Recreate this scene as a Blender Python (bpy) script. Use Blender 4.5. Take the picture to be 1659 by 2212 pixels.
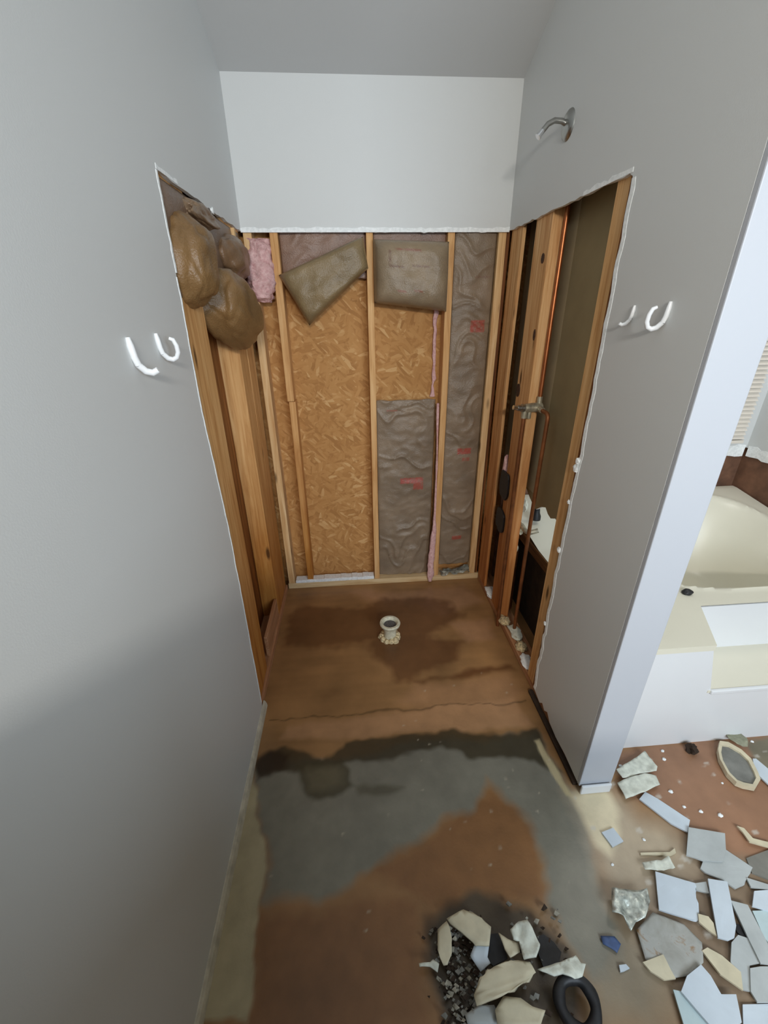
import bpy, bmesh, math, random
import numpy as np
from mathutils import Vector, Matrix, noise as mnoise

for o in list(bpy.data.objects): bpy.data.objects.remove(o, do_unlink=True)
C = bpy.context.scene.collection
random.seed(7)

# ------------------------------------------------------------------ camera
pitch, yaw, roll, FPX = .4465, .0735, -.0138, 908.69
f = Vector((math.sin(yaw)*math.cos(pitch), math.cos(yaw)*math.cos(pitch), -math.sin(pitch)))
r0 = Vector((math.cos(yaw), -math.sin(yaw), 0)); u0 = r0.cross(f)
cr, sr = math.cos(roll), math.sin(roll)
r = cr*r0 + sr*u0; u = -sr*r0 + cr*u0
cam = bpy.data.cameras.new('camera'); co = bpy.data.objects.new('camera', cam); C.objects.link(co)
M = Matrix((r, u, -f)).transposed().to_4x4(); M.translation = Vector((.4571, 0, 1.6207)); co.matrix_world = M
cam.sensor_fit = 'HORIZONTAL'; cam.sensor_width = 36; cam.lens = 36*FPX/1659; cam.clip_start = .01
bpy.context.scene.camera = co

# ------------------------------------------------------------------ world, lights, exposure
sc = bpy.context.scene
sc.view_settings.view_transform = 'Standard'; sc.view_settings.look = 'None'
sc.view_settings.gamma = 1; sc.view_settings.use_curve_mapping = False
sc.view_settings.exposure = -.08
w = bpy.data.worlds.new('world'); sc.world = w; w.use_nodes = True
w.node_tree.nodes['Background'].inputs[0].default_value = (.6, .75, 1, 1)
w.node_tree.nodes['Background'].inputs[1].default_value = .05
def area(name, loc, target, sx, sy, power, col, spread=180):
    l = bpy.data.lights.new(name, 'AREA'); l.shape = 'RECTANGLE'; l.size = sx; l.size_y = sy
    l.energy = power; l.color = col; l.spread = math.radians(spread)
    o = bpy.data.objects.new(name, l); C.objects.link(o); o.location = loc
    o.rotation_euler = (Vector(target)-Vector(loc)).to_track_quat('-Z', 'Y').to_euler()
    return o
area('window_daylight', (1.8, -1.58, 1.75), (1.8, 0, 1.35), 1.3, 1.15, 70, (.74, .87, 1))
area('vanity_light', (.62, -1.5, 2.16), (.62, 1.6, 1.6), .50, .12, 42, (1, .95, .87))
area('tub_ceiling_light', (2.2, 1.60, 2.55), (2.2, 1.4, 0), .4, .4, 6, (1, .95, .88))
DEBRIS = [
    ('torn_paper', 0.012, 'paper', 'crumpled off-white torn sheet lying just beside the foot of the jamb, upper of two', 'debris', '', [(1.408, 0.9576), (1.4669, 0.9778), (1.561, 1.0171), (1.5667, 0.9899), (1.5705, 0.9534), (1.5525, 0.935), (1.4865, 0.9358), (1.4123, 0.9228)]),
    ('torn_paper', 0.008, 'paper', 'crumpled off-white torn sheet with ragged right edge, lower of two near the jamb', 'debris', '', [(1.3873, 0.9131), (1.4339, 0.9234), (1.5069, 0.9341), (1.5456, 0.9234), (1.5379, 0.8905), (1.4638, 0.8692), (1.383, 0.8537)]),
    ('board_strip', 0.008, 'white', 'long narrow white board strip running diagonally from the crumpled sheets', 'debris', '', [(1.4363, 0.8535), (1.4727, 0.8752), (1.5031, 0.8477), (1.5669, 0.7717), (1.5307, 0.7368), (1.4938, 0.7678)]),
    ('board_chip', 0.006, 'white', 'small white square chip alone on the cream vinyl', 'debris', '', [(1.2426, 0.7626), (1.2894, 0.7724), (1.3004, 0.7307), (1.2547, 0.7177)]),
    ('wood_sliver', 0.006, 'cream', 'thin cream sliver lying crosswise above a ragged white scrap', 'debris', '', [(1.3349, 0.6943), (1.4318, 0.6879), (1.456, 0.6968), (1.4513, 0.6844), (1.4298, 0.679), (1.3339, 0.6894)]),
    ('board_scrap', 0.008, 'paper', 'ragged pale greenish scrap with notched top edge above the big bluish square', 'debris', '', [(1.3192, 0.6645), (1.3726, 0.667), (1.3837, 0.6643), (1.4134, 0.6723), (1.4123, 0.6411), (1.3545, 0.6409), (1.3144, 0.6443)]),
    ('board_square', 0.016, 'grey', 'grey-white square board with a corner crease, topmost of the overlapping pair', 'debris', '', [(1.5407, 0.7474), (1.6476, 0.7191), (1.6079, 0.6681), (1.5773, 0.6448), (1.5173, 0.6521), (1.4738, 0.6708)]),
    ('board_piece', 0.008, 'grey', 'grey-white five-sided board tucked below the creased square board', 'debris', '', [(1.6157, 0.6801), (1.6625, 0.6244), (1.627, 0.6029), (1.592, 0.584), (1.5642, 0.5786), (1.5436, 0.6019), (1.5038, 0.6255), (1.4969, 0.6364), (1.5242, 0.6573)]),
    ('board_square', 0.012, 'white', 'large bright bluish-white square board with sharp top left corner', 'debris', '', [(1.3472, 0.6392), (1.449, 0.6004), (1.4298, 0.5712), (1.3927, 0.5165), (1.3684, 0.522), (1.2971, 0.5493)]),
    ('board_strip', 0.02, 'white', 'bright upright white board strip with rounded lower end right of the large square', 'debris', '', [(1.4924, 0.6051), (1.5454, 0.5924), (1.4873, 0.4942), (1.4611, 0.4707), (1.4397, 0.4667), (1.416, 0.4745)]),
    ('board_strip', 0.016, 'grey', 'long tilted grey-white board strip running off the right edge of the photo', 'debris', '', [(1.5212, 0.5507), (1.5626, 0.5363), (1.5456, 0.4515), (1.5198, 0.4122), (1.4913, 0.4173), (1.5026, 0.4705)]),
    ('board_piece', 0.012, 'white', 'pale blue-white board cut by the right photo edge, above the tilted strip', 'debris', '', [(1.6131, 0.5669), (1.6962, 0.5656), (1.642, 0.5109), (1.5762, 0.5335)]),
    ('plastic_sheet', 0.006, 'teal', 'pale teal plastic sheet half hidden at the right photo edge', 'debris', '', [(1.5711, 0.5255), (1.6484, 0.5222), (1.5621, 0.4346), (1.5536, 0.4687)]),
    ('foil_scrap', 0.02, 'foil', 'crumpled silvery foil scrap left of the large bluish square board', 'debris', '', [(1.1771, 0.6021), (1.2794, 0.5903), (1.2732, 0.5632), (1.2342, 0.5284), (1.2033, 0.5226), (1.177, 0.5054), (1.1733, 0.5364), (1.145, 0.5475)]),
    ('tape_scrap', 0.005, 'blue', 'small blue tape scrap alone on the grey floor above the black ring', 'debris', '', [(1.0964, 0.5106), (1.1354, 0.5059), (1.1441, 0.489), (1.1229, 0.4724), (1.1132, 0.4811), (1.0941, 0.4932)]),
    ('plastic_sheet', 0.008, 'greysheet', 'dull grey stained sheet with a brown patch in the middle of the debris', 'debris', '', [(1.2039, 0.5129), (1.2772, 0.5467), (1.3466, 0.5121), (1.3691, 0.4718), (1.3415, 0.4329), (1.2892, 0.4127), (1.2351, 0.4124), (1.1909, 0.453)]),
    ('board_scrap', 0.014, 'cream', 'cream wedge scrap on the lower left edge of the grey stained sheet', 'debris', '', [(1.1781, 0.4471), (1.2435, 0.4568), (1.2438, 0.4268), (1.2457, 0.4098), (1.2138, 0.4101), (1.1877, 0.4291)]),
    ('board_piece', 0.022, 'white', 'large bluish-white pointed board at the bottom of the debris pile', 'debris', '', [(1.3269, 0.4273), (1.3366, 0.4055), (1.3379, 0.3718), (1.3757, 0.3687), (1.3499, 0.323), (1.2841, 0.3056), (1.2677, 0.3276), (1.2387, 0.385), (1.2747, 0.4106)]),
    ('board_piece', 0.012, 'teal', 'pale green-white board under the large pointed board, at its lower left', 'debris', '', [(1.2255, 0.3922), (1.2483, 0.387), (1.2829, 0.3213), (1.2077, 0.3253)]),
    ('board_strip', 0.014, 'cream', 'narrow cream board strip lying diagonally above the pointed board', 'debris', '', [(1.3544, 0.455), (1.3746, 0.4599), (1.402, 0.4408), (1.426, 0.4074), (1.4036, 0.3752), (1.3687, 0.4078)]),
    ('board_piece', 0.01, 'grey', 'irregular grey board below the bright upright strip', 'debris', '', [(1.4825, 0.4782), (1.504, 0.4696), (1.4947, 0.4198), (1.4623, 0.418), (1.4248, 0.3729), (1.4061, 0.3778), (1.4173, 0.4289), (1.4517, 0.4652)]),
    ('board_piece', 0.014, 'grey', 'grey-white board at the right photo edge below the tilted strip', 'debris', '', [(1.4866, 0.4129), (1.5335, 0.409), (1.4743, 0.349), (1.4228, 0.3532), (1.4224, 0.372), (1.4565, 0.4119)]),
    ('board_piece', 0.006, 'white', 'lavender-white board in the bottom right corner of the photo', 'debris', '', [(1.3866, 0.3544), (1.4772, 0.3485), (1.4337, 0.3044), (1.3502, 0.3112)]),
    ('board_sliver', 0.016, 'cream', 'cream pointed sliver between the large square and the upright strip', 'debris', '', [(1.4021, 0.5296), (1.4268, 0.5213), (1.4303, 0.5065), (1.4176, 0.4796), (1.4047, 0.4925), (1.3908, 0.5119)]),
    ('board_chip', 0.01, 'grey', 'small grey chip bridging the large square and the upright strip', 'debris', '', [(1.4502, 0.6012), (1.4869, 0.6016), (1.4747, 0.5738), (1.4416, 0.5846)]),
    ('grey_board', 0.004, 'darkgrey', 'dark grey panel at the right photo edge beside the grey-white boards', 'debris', '', [(1.6675, 0.6516), (1.7992, 0.6744), (1.708, 0.5819), (1.6511, 0.613)]),
    ('board_sliver', 0.01, 'grey', 'pale grey sliver at the right photo edge under the dark grey panel', 'debris', '', [(1.6193, 0.601), (1.6893, 0.5716), (1.681, 0.5631), (1.6126, 0.577)]),
    ('curled_strip', 0.014, 'cream', 'curled cream strip on the brown floor at the right, above the dark grey panel', 'debris', '', [(1.7087, 0.7382), (1.7262, 0.7296), (1.7294, 0.6985), (1.7831, 0.6789), (1.7699, 0.6654), (1.7094, 0.6893), (1.712, 0.7194)]),
    ('board_strip', 0.012, 'white', 'short white strip leaning against the lower right of the octagonal ring', 'debris', '', [(1.969, 0.9568), (1.9816, 0.9557), (1.9969, 0.8937), (1.9443, 0.8397), (1.9356, 0.8884), (1.9408, 0.9202)]),
    ('cloth_scrap', 0.02, 'rag', 'grey-green limp scrap against the tub apron above the octagonal ring', 'debris', '', [(1.9356, 1.0564), (1.9626, 1.0688), (1.9945, 1.0725), (2.0064, 1.0313), (1.9794, 0.9971), (1.9403, 1.0066), (1.9287, 1.032)]),
    ('cream_shard', 0.045, 'cream', 'bent cream shard forming the top of the angular broken rim', 'shard', '', [(0.663, 0.5707), (0.7149, 0.5849), (0.7414, 0.5758), (0.7838, 0.5408), (0.7667, 0.5031), (0.7287, 0.5063), (0.7241, 0.5128), (0.6712, 0.5585)]),
    ('cream_shard', 0.035, 'cream', 'upright narrow cream shard on the left side of the broken rim', 'shard', '', [(0.6336, 0.5522), (0.6625, 0.5661), (0.669, 0.5365), (0.6629, 0.5), (0.6459, 0.4794), (0.6355, 0.4788), (0.6283, 0.494), (0.6254, 0.5107)]),
    ('white_shard', 0.035, 'white', 'jagged bluish-white shard on the right side of the broken rim', 'shard', '', [(0.7321, 0.5155), (0.7696, 0.5093), (0.7563, 0.4833), (0.7609, 0.4712), (0.7307, 0.4594), (0.7104, 0.4901)]),
    ('curved_shard', 0.05, 'cream', 'large smooth cream shard with a rounded edge at the middle of the pile', 'shard', '', [(0.743, 0.4511), (0.7662, 0.4604), (0.7993, 0.4676), (0.832, 0.4671), (0.8626, 0.4609), (0.8706, 0.4404), (0.8364, 0.4254), (0.7681, 0.4059), (0.7013, 0.3961), (0.6987, 0.4143), (0.7195, 0.4392)]),
    ('curved_shard', 0.03, 'cream', 'cream shard cut by the bottom photo edge below the large rounded shard', 'shard', '', [(0.7764, 0.412), (0.8191, 0.4045), (0.8439, 0.3883), (0.8735, 0.3795), (0.8502, 0.3566), (0.7471, 0.3652), (0.7475, 0.3899)]),
    ('pointed_shard', 0.045, 'cream', 'small pointed cream shard between the two black rubber pieces', 'shard', '', [(0.8009, 0.5272), (0.8214, 0.5122), (0.8468, 0.5022), (0.8454, 0.4842), (0.8155, 0.4754), (0.8073, 0.4925)]),
    ('crushed_shard', 0.055, 'paper', 'crushed ribbed off-white shard standing right of the pointed shard', 'shard', '', [(0.8326, 0.5265), (0.8599, 0.5406), (0.8862, 0.5411), (0.8931, 0.5214), (0.8997, 0.4891), (0.8809, 0.4655), (0.846, 0.4659), (0.8487, 0.5012), (0.8357, 0.5049)]),
    ('white_shard', 0.05, 'paper', 'bright off-white crumpled shard resting above the black rubber ring', 'shard', '', [(0.8768, 0.4455), (0.9393, 0.4524), (0.9904, 0.4629), (0.9968, 0.4476), (1.0074, 0.4442), (0.987, 0.4221), (0.9644, 0.4182), (0.9362, 0.431), (0.9142, 0.4282)]),
    ('rubber_piece', 0.02, 'black', 'black rubber piece between the broken rim and the pointed shard', 'rubber', '', [(0.7824, 0.5354), (0.8042, 0.5352), (0.8144, 0.5075), (0.8144, 0.4832), (0.7709, 0.4722), (0.7562, 0.4851), (0.7706, 0.5112)]),
    ('rubber_piece', 0.02, 'black', 'black rubber piece above the bright off-white crumpled shard', 'rubber', '', [(0.9118, 0.5186), (0.9321, 0.5223), (0.9539, 0.5043), (0.9658, 0.4824), (0.9485, 0.461), (0.9045, 0.4585), (0.9015, 0.4852)]),
    ('grey_shard', 0.018, 'grey', 'flat grey shard under the rounded shard at the bottom left of the pile', 'shard', '', [(0.6722, 0.3929), (0.7139, 0.4035), (0.751, 0.403), (0.7554, 0.3924), (0.7456, 0.3682), (0.675, 0.3741)]),
    ('white_sliver', 0.02, 'paper', 'white sliver sticking out left of the broken rim onto brown floor', 'shard', '', [(0.5704, 0.4904), (0.6014, 0.4907), (0.6107, 0.4958), (0.6253, 0.4858), (0.6182, 0.4705), (0.5999, 0.4821), (0.5716, 0.4845)]),
    ('board_chip', 0.006, 'white', 'tiny white chip alone on the floor right of the black ring', 'debris', '', [(1.1142, 0.4492), (1.134, 0.4493), (1.1391, 0.4408), (1.1211, 0.437), (1.1102, 0.4362)]),
]
CHIPS = [(1.648, 1.025, 0.008), (1.63, 0.991, 0.009), (1.571, 0.871, 0.009), (1.582, 0.817, 0.007), (1.63, 0.797, 0.008), (1.374, 0.731, 0.006), (2.04, 1.032, 0.007), (1.785, 0.885, 0.005), (1.229, 0.673, 0.006), (1.492, 0.897, 0.006), (1.413, 0.993, 0.009), (1.444, 0.981, 0.008), (1.688, 0.78, 0.01)]
FLOOR_MARKS = {'greyA': [(0.011, 1.088), (0.055, 1.112), (0.173, 1.121), (0.395, 1.102), (0.666, 1.159), (0.934, 1.135), (1.177, 1.145), (1.205, 1.03), (1.209, 0.888), (1.205, 0.766), (1.173, 0.609), (1.154, 0.529), (1.095, 0.43), (1.041, 0.426), (0.998, 0.493), (0.977, 0.598), (1.024, 0.688), (0.998, 0.756), (1.0, 0.843), (0.975, 0.916), (0.92, 0.964), (0.854, 0.919), (0.803, 0.86), (0.718, 0.852), (0.614, 0.817), (0.531, 0.782), (0.481, 0.734), (0.391, 0.681), (0.277, 0.668), (0.127, 0.692), (0.102, 0.792), (0.066, 0.923)], 'darkband': [(0.128, 1.181), (0.284, 1.111), (0.357, 1.186), (0.474, 1.201), (0.868, 1.183), (1.057, 1.145), (1.185, 1.166), (1.194, 1.071), (1.211, 0.983), (1.166, 0.987), (1.113, 1.038), (1.04, 1.045), (0.893, 1.058), (0.773, 1.108), (0.619, 1.101), (0.395, 1.083), (0.178, 1.074), (0.038, 1.059), (0.018, 1.116), (0.094, 1.158)], 'oval1': [(0.175, 1.102), (0.349, 1.096), (0.403, 0.992), (0.359, 0.962), (0.257, 0.962), (0.211, 1.008)], 'oval1in': [(0.222, 1.079), (0.331, 1.079), (0.368, 1.003), (0.29, 0.993), (0.237, 1.006)], 'oval2': [(0.411, 0.991), (0.517, 0.999), (0.586, 0.984), (0.531, 0.96), (0.428, 0.959)], 'darkcorner': [(0.041, 1.041), (0.015, 1.135), (0.075, 1.159), (0.142, 1.144), (0.14, 1.086), (0.091, 1.054)], 'orange': [(0.854, 0.919), (0.932, 0.945), (0.989, 0.907), (1.015, 0.797), (1.007, 0.702), (0.977, 0.598), (0.723, 0.608), (0.586, 0.631), (0.39, 0.636), (0.111, 0.66), (0.113, 0.407), (0.582, 0.369), (0.586, 0.631), (0.449, 0.7), (0.546, 0.781), (0.715, 0.837)], 'stripe': [(0.095, 1.22), (0.115, 1.284), (0.479, 1.298), (0.903, 1.321), (1.147, 1.338), (1.17, 1.179), (0.867, 1.179), (0.673, 1.207), (0.396, 1.204)], 'wetA': [(0.068, 2.103), (0.462, 2.065), (0.638, 2.14), (0.974, 2.061), (1.082, 1.92), (0.93, 1.853), (0.838, 1.786), (1.007, 1.733), (0.95, 1.602), (0.796, 1.553), (0.711, 1.458), (0.62, 1.453), (0.61, 1.57), (0.521, 1.642), (0.502, 1.745), (0.253, 1.75), (0.031, 1.754), (0.014, 1.98)], 'wetB': [(0.785, 1.494), (0.962, 1.464), (1.201, 1.486), (1.189, 1.517), (0.95, 1.509), (0.711, 1.458), (0.754, 1.446)], 'light': [(0.407, 2.211), (0.82, 2.181), (1.133, 2.231), (1.2, 2.04), (0.947, 1.933), (0.801, 2.055), (0.52, 2.105)], 'light2': [(0.96, 1.87), (1.204, 1.867), (1.182, 1.717), (1.027, 1.713)], 'light3': [(0.709, 1.444), (1.168, 1.459), (1.194, 1.346), (1.112, 1.302), (0.793, 1.306), (0.609, 1.348)], 'vinylR': [(1.197, 0.892), (1.35, 0.917), (1.386, 0.872), (1.39, 0.809), (1.489, 0.756), (1.483, 0.661), (1.296, 0.593), (1.178, 0.57), (1.193, 0.699)], 'vinylR2': [(1.197, 0.892), (1.346, 0.909), (1.343, 0.844), (1.299, 0.758), (1.238, 0.695), (1.207, 0.724)], 'vinylL': [(0.011, 1.061), (0.051, 0.988), (0.056, 0.924), (0.082, 0.863), (0.112, 0.753), (0.114, 0.66), (0.111, 0.558), (0.125, 0.427), (-0.009, 0.439), (-0.005, 0.802)], 'fillerR': [(1.154, 1.115), (1.175, 1.118), (1.196, 1.012), (1.203, 0.885), (1.182, 0.887), (1.16, 1.015)], 'brownR': [(1.464, 1.047), (2.215, 1.053), (1.794, 0.635), (1.608, 0.677), (1.536, 0.752), (1.458, 0.834), (1.387, 0.889)], 'greyR': [(2.017, 1.039), (2.205, 1.043), (2.012, 0.851), (1.94, 0.892)], 'rot': [(0.6, 0.586), (0.668, 0.613), (0.771, 0.626), (0.838, 0.609), (0.913, 0.581), (0.936, 0.538), (0.985, 0.494), (1.005, 0.456), (0.934, 0.34), (0.616, 0.366), (0.612, 0.437), (0.599, 0.499)], 'dust': [(0.972, 0.587), (1.178, 0.57), (1.236, 0.464), (1.22, 0.386), (1.16, 0.321), (0.991, 0.335), (1.013, 0.446)]}
# ------------------------------------------------------------------ helpers
def tag(o, label, cat, group=None, kind=None):
    o['label'] = label; o['category'] = cat
    if group: o['group'] = group
    if kind: o['kind'] = kind
    return o
def empty(name, loc, label, cat, group=None):
    o = bpy.data.objects.new(name, None); C.objects.link(o); o.location = loc; o.empty_display_size = .05
    return tag(o, label, cat, group)
class MB:
    def __init__(s): s.v = []; s.f = []; s.m = []
    def add(s, v, f, mi=0):
        n = len(s.v); s.v += [tuple(p) for p in v]; s.f += [tuple(i+n for i in q) for q in f]; s.m += [mi]*len(f); return s
    def box(s, x0, x1, y0, y1, z0, z1, mi=0):
        v = [(x, y, z) for x in (x0, x1) for y in (y0, y1) for z in (z0, z1)]
        return s.add(v, [(0,1,3,2),(4,6,7,5),(0,4,5,1),(2,3,7,6),(0,2,6,4),(1,5,7,3)], mi)
    def tube(s, pts, rad, n=12, cap=True, mi=0):
        pts = [Vector(p) for p in pts]; rr = rad if isinstance(rad, (list, tuple)) else [rad]*len(pts)
        t0 = (pts[1]-pts[0]).normalized(); a = t0.orthogonal().normalized(); v = []; fs = []
        for i, p in enumerate(pts):
            t = (pts[min(i+1, len(pts)-1)]-pts[max(i-1, 0)]).normalized()
            a = (a - t*a.dot(t)).normalized(); b = t.cross(a)
            v += [p + (a*math.cos(2*math.pi*k/n)+b*math.sin(2*math.pi*k/n))*rr[i] for k in range(n)]
        for i in range(len(pts)-1):
            fs += [(i*n+k, i*n+(k+1)%n, (i+1)*n+(k+1)%n, (i+1)*n+k) for k in range(n)]
        if cap: fs += [tuple(range(n))[::-1], tuple(range((len(pts)-1)*n, len(pts)*n))]
        return s.add(v, fs, mi)
    def lathe(s, prof, c, n=32, axis='z', mi=0):
        v = []; fs = []
        for rd, h in prof:
            for k in range(n):
                a = 2*math.pi*k/n; p = (rd*math.cos(a), rd*math.sin(a), h)
                if axis == 'x': p = (p[2], p[0], p[1])
                if axis == 'y': p = (p[0], p[2], p[1])
                v.append((c[0]+p[0], c[1]+p[1], c[2]+p[2]))
        for i in range(len(prof)-1):
            fs += [(i*n+k, i*n+(k+1)%n, (i+1)*n+(k+1)%n, (i+1)*n+k) for k in range(n)]
        fs += [tuple(range(n))[::-1], tuple(range((len(prof)-1)*n, len(prof)*n))]
        return s.add(v, fs, mi)
    def build(s, name, mats, parent=None, smooth=False, bevel=0, fix=True, sharp=40):
        me = bpy.data.meshes.new(name)
        if parent is not None:
            p, off = parent, Vector((0, 0, 0))
            while p is not None: off += Vector(p.location); p = p.parent
        else:
            A = np.array(s.v); off = Vector(((A[:,0].min()+A[:,0].max())/2, (A[:,1].min()+A[:,1].max())/2, A[:,2].min()))
        me.from_pydata([Vector(p)-off for p in s.v], [], s.f)
        for m in (mats if isinstance(mats, (list, tuple)) else [mats]): me.materials.append(m)
        for p, mi in zip(me.polygons, s.m): p.material_index = mi
        if fix:
            bm = bmesh.new(); bm.from_mesh(me); bmesh.ops.recalc_face_normals(bm, faces=bm.faces); bm.to_mesh(me); bm.free()
        if smooth:
            for p in me.polygons: p.use_smooth = True
            try: me.set_sharp_from_angle(angle=math.radians(sharp))
            except Exception: pass
        o = bpy.data.objects.new(name, me); C.objects.link(o)
        if parent is not None: o.parent = parent
        else: o.location = off
        if bevel:
            b = o.modifiers.new('bevel', 'BEVEL'); b.width = bevel; b.segments = 2; b.limit_method = 'ANGLE'
        return o
def struct(o): o['kind'] = 'structure'; return o
def poly_prism(pts3a, pts3b):          # two matching loops -> closed prism
    n = len(pts3a); v = list(pts3a)+list(pts3b)
    f = [tuple(range(n)), tuple(range(2*n-1, n-1, -1))]+[(i, (i+1)%n, n+(i+1)%n, n+i) for i in range(n)]
    return v, f

# ------------------------------------------------------------------ materials
class NT:
    def __init__(s, name):
        s.m = bpy.data.materials.new(name); s.m.use_nodes = True; s.t = s.m.node_tree; s.b = s.t.nodes['Principled BSDF']
        s.pos = s.n('ShaderNodeNewGeometry').outputs['Position']
    def n(s, typ, **kw):
        x = s.t.nodes.new(typ)
        for k, v in kw.items(): setattr(x, k, v)
        return x
    def link(s, a, b): s.t.links.new(a, b)
    def map(s, scale=(1,1,1), rot=(0,0,0), src=None):
        m = s.n('ShaderNodeMapping'); m.inputs['Scale'].default_value = scale; m.inputs['Rotation'].default_value = rot
        s.link(src or s.pos, m.inputs['Vector']); return m.outputs[0]
    def noise(s, vec, scale, detail=4, rough=.55, dist=0):
        x = s.n('ShaderNodeTexNoise'); x.inputs['Scale'].default_value = scale; x.inputs['Detail'].default_value = detail
        x.inputs['Roughness'].default_value = rough; x.inputs['Distortion'].default_value = dist
        s.link(vec, x.inputs['Vector']); return x.outputs['Fac']
    def ramp(s, fac, stops):
        x = s.n('ShaderNodeValToRGB'); cr = x.color_ramp
        while len(cr.elements) < len(stops): cr.elements.new(.5)
        for e, (p, c) in zip(cr.elements, stops):
            e.position = p; e.color = (*c, 1) if hasattr(c, '__len__') else (c, c, c, 1)
        s.link(fac, x.inputs[0]); return x.outputs[0]
    def mix(s, fac, a, b, mode='MIX'):
        x = s.n('ShaderNodeMix', data_type='RGBA', blend_type=mode)
        for v, i in ((fac, 0), (a, 6), (b, 7)):
            if hasattr(v, 'is_linked') or isinstance(v, bpy.types.NodeSocket): s.link(v, x.inputs[i])
            elif i == 0: x.inputs[0].default_value = v
            else: x.inputs[i].default_value = (*v, 1)
        return x.outputs[2]
    def bump(s, h, strength=.2, dist=.005):
        x = s.n('ShaderNodeBump'); x.inputs['Strength'].default_value = strength; x.inputs['Distance'].default_value = dist
        s.link(h, x.inputs['Height']); s.link(x.outputs[0], s.b.inputs['Normal'])
    def col(s, c):
        if isinstance(c, bpy.types.NodeSocket): s.link(c, s.b.inputs['Base Color'])
        else: s.b.inputs['Base Color'].default_value = (*c, 1)
    def set(s, rough=.5, metal=0, spec=.5):
        s.b.inputs['Roughness'].default_value = rough; s.b.inputs['Metallic'].default_value = metal
        s.b.inputs['Specular IOR Level'].default_value = spec; return s.m
def S(r_, g, b):   # sRGB 0-255 -> linear
    return tuple((c/255/12.92 if c/255 <= .04045 else ((c/255+.055)/1.055)**2.4) for c in (r_, g, b))
def plain(name, c, rough=.6, metal=0, var=.08, sc_=30, bump=.1, spec=.5):
    t = NT(name); nf = t.noise(t.pos, sc_, 4)
    d = tuple(max(0, x*(1-2*var)) for x in c); l = tuple(min(1, x*(1+2*var)) for x in c)
    t.col(t.ramp(nf, [(.3, d), (.7, l)])); t.bump(nf, bump, .002); return t.set(rough, metal, spec)
def paint(name, c, rough=.5, spec=.35):
    t = NT(name); n1 = t.noise(t.pos, 1.3, 3); n2 = t.noise(t.pos, 260, 2)
    t.col(t.mix(n1, tuple(x*.97 for x in c), c)); t.bump(n2, .12, .0012); return t.set(rough, 0, spec)
def wood(name, base, dark, light, stain=None, rough=.65, seed=0, sx=(55, 55, 3), knots=True):
    t = NT(name)
    v = t.map(sx, (0, 0, 0)); g = t.noise(v, 1.0, 5, .6, .6)
    v2 = t.map((9, 9, 1.1)); g2 = t.noise(v2, 1.3+seed*.07, 2)
    c = t.ramp(g, [(.28, dark), (.5, base), (.72, light)])
    c = t.mix(g2, c, t.mix(1, c, (.86, .78, .70), 'MULTIPLY'))
    if knots:
        vo = t.n('ShaderNodeTexVoronoi'); vo.inputs['Scale'].default_value = 1.0
        t.link(t.map((11, 11, 3.1)), vo.inputs['Vector'])
        k = t.ramp(vo.outputs['Distance'], [(.07, 1.0), (.15, 0.0)])
        c = t.mix(k, c, tuple(x*.28 for x in dark))
    if stain:          # water-darkened wood below an irregular tide line
        z0, z1, scol = stain
        sp = t.n('ShaderNodeSeparateXYZ'); t.link(t.pos, sp.inputs[0])
        ad = t.n('ShaderNodeMath', operation='ADD'); t.link(sp.outputs[2], ad.inputs[0])
        nn = t.noise(t.map((6, 6, 4)), 1, 3); mu = t.n('ShaderNodeMath', operation='MULTIPLY'); mu.inputs[1].default_value = .7
        t.link(nn, mu.inputs[0]); t.link(mu.outputs[0], ad.inputs[1])
        mr = t.n('ShaderNodeMapRange'); mr.inputs[1].default_value = z0; mr.inputs[2].default_value = z1
        mr.inputs[3].default_value = 1; mr.inputs[4].default_value = 0; t.link(ad.outputs[0], mr.inputs[0])
        c = t.mix(mr.outputs[0], c, t.mix(1, c, scol, 'MULTIPLY'))
    t.col(c); t.bump(g, .25, .002); return t.set(rough, 0, .3)
def osb(name, tint=(1, 1, 1)):
    t = NT(name); c = None
    wv = t.n('ShaderNodeTexNoise'); wv.inputs['Scale'].default_value = 3; t.link(t.pos, wv.inputs['Vector'])
    hsum = None
    for i, (ang, s1, s2) in enumerate(((.25, 70, 16), (1.3, 62, 14), (2.4, 75, 18))):
        vo = t.n('ShaderNodeTexVoronoi'); vo.inputs['Scale'].default_value = 1; vo.inputs['Randomness'].default_value = 1
        m1 = t.map((1, 1, 1), (0, ang, 0)); t.link(t.map((s2, 1, s1), src=m1), vo.inputs['Vector'])
        rr = t.n('ShaderNodeSeparateColor'); t.link(vo.outputs['Color'], rr.inputs[0])
        ci = t.ramp(rr.outputs[0], [(0, S(158, 110, 62)), (.35, S(182, 132, 78)), (.85, S(198, 150, 94)), (1, S(222, 182, 128))])
        if c is None: c = ci
        else:
            sel = t.ramp(t.noise(t.map((7, 7, 9)), 1.0+i*.4, 3), [(.47, 0), (.53, 1)])
            c = t.mix(sel, c, ci)
        hsum = rr.outputs[1]
    dk = t.ramp(t.noise(t.map((22, 22, 40)), 1, 3, .6, 1), [(.66, 0), (.75, 1)])
    c = t.mix(dk, c, S(140, 92, 50))
    c = t.mix(1, c, tint, 'MULTIPLY')
    c = t.mix(.35, c, S(184, 134, 80))
    t.col(c); t.bump(hsum, .08, .001); return t.set(.75, 0, .25)

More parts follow.
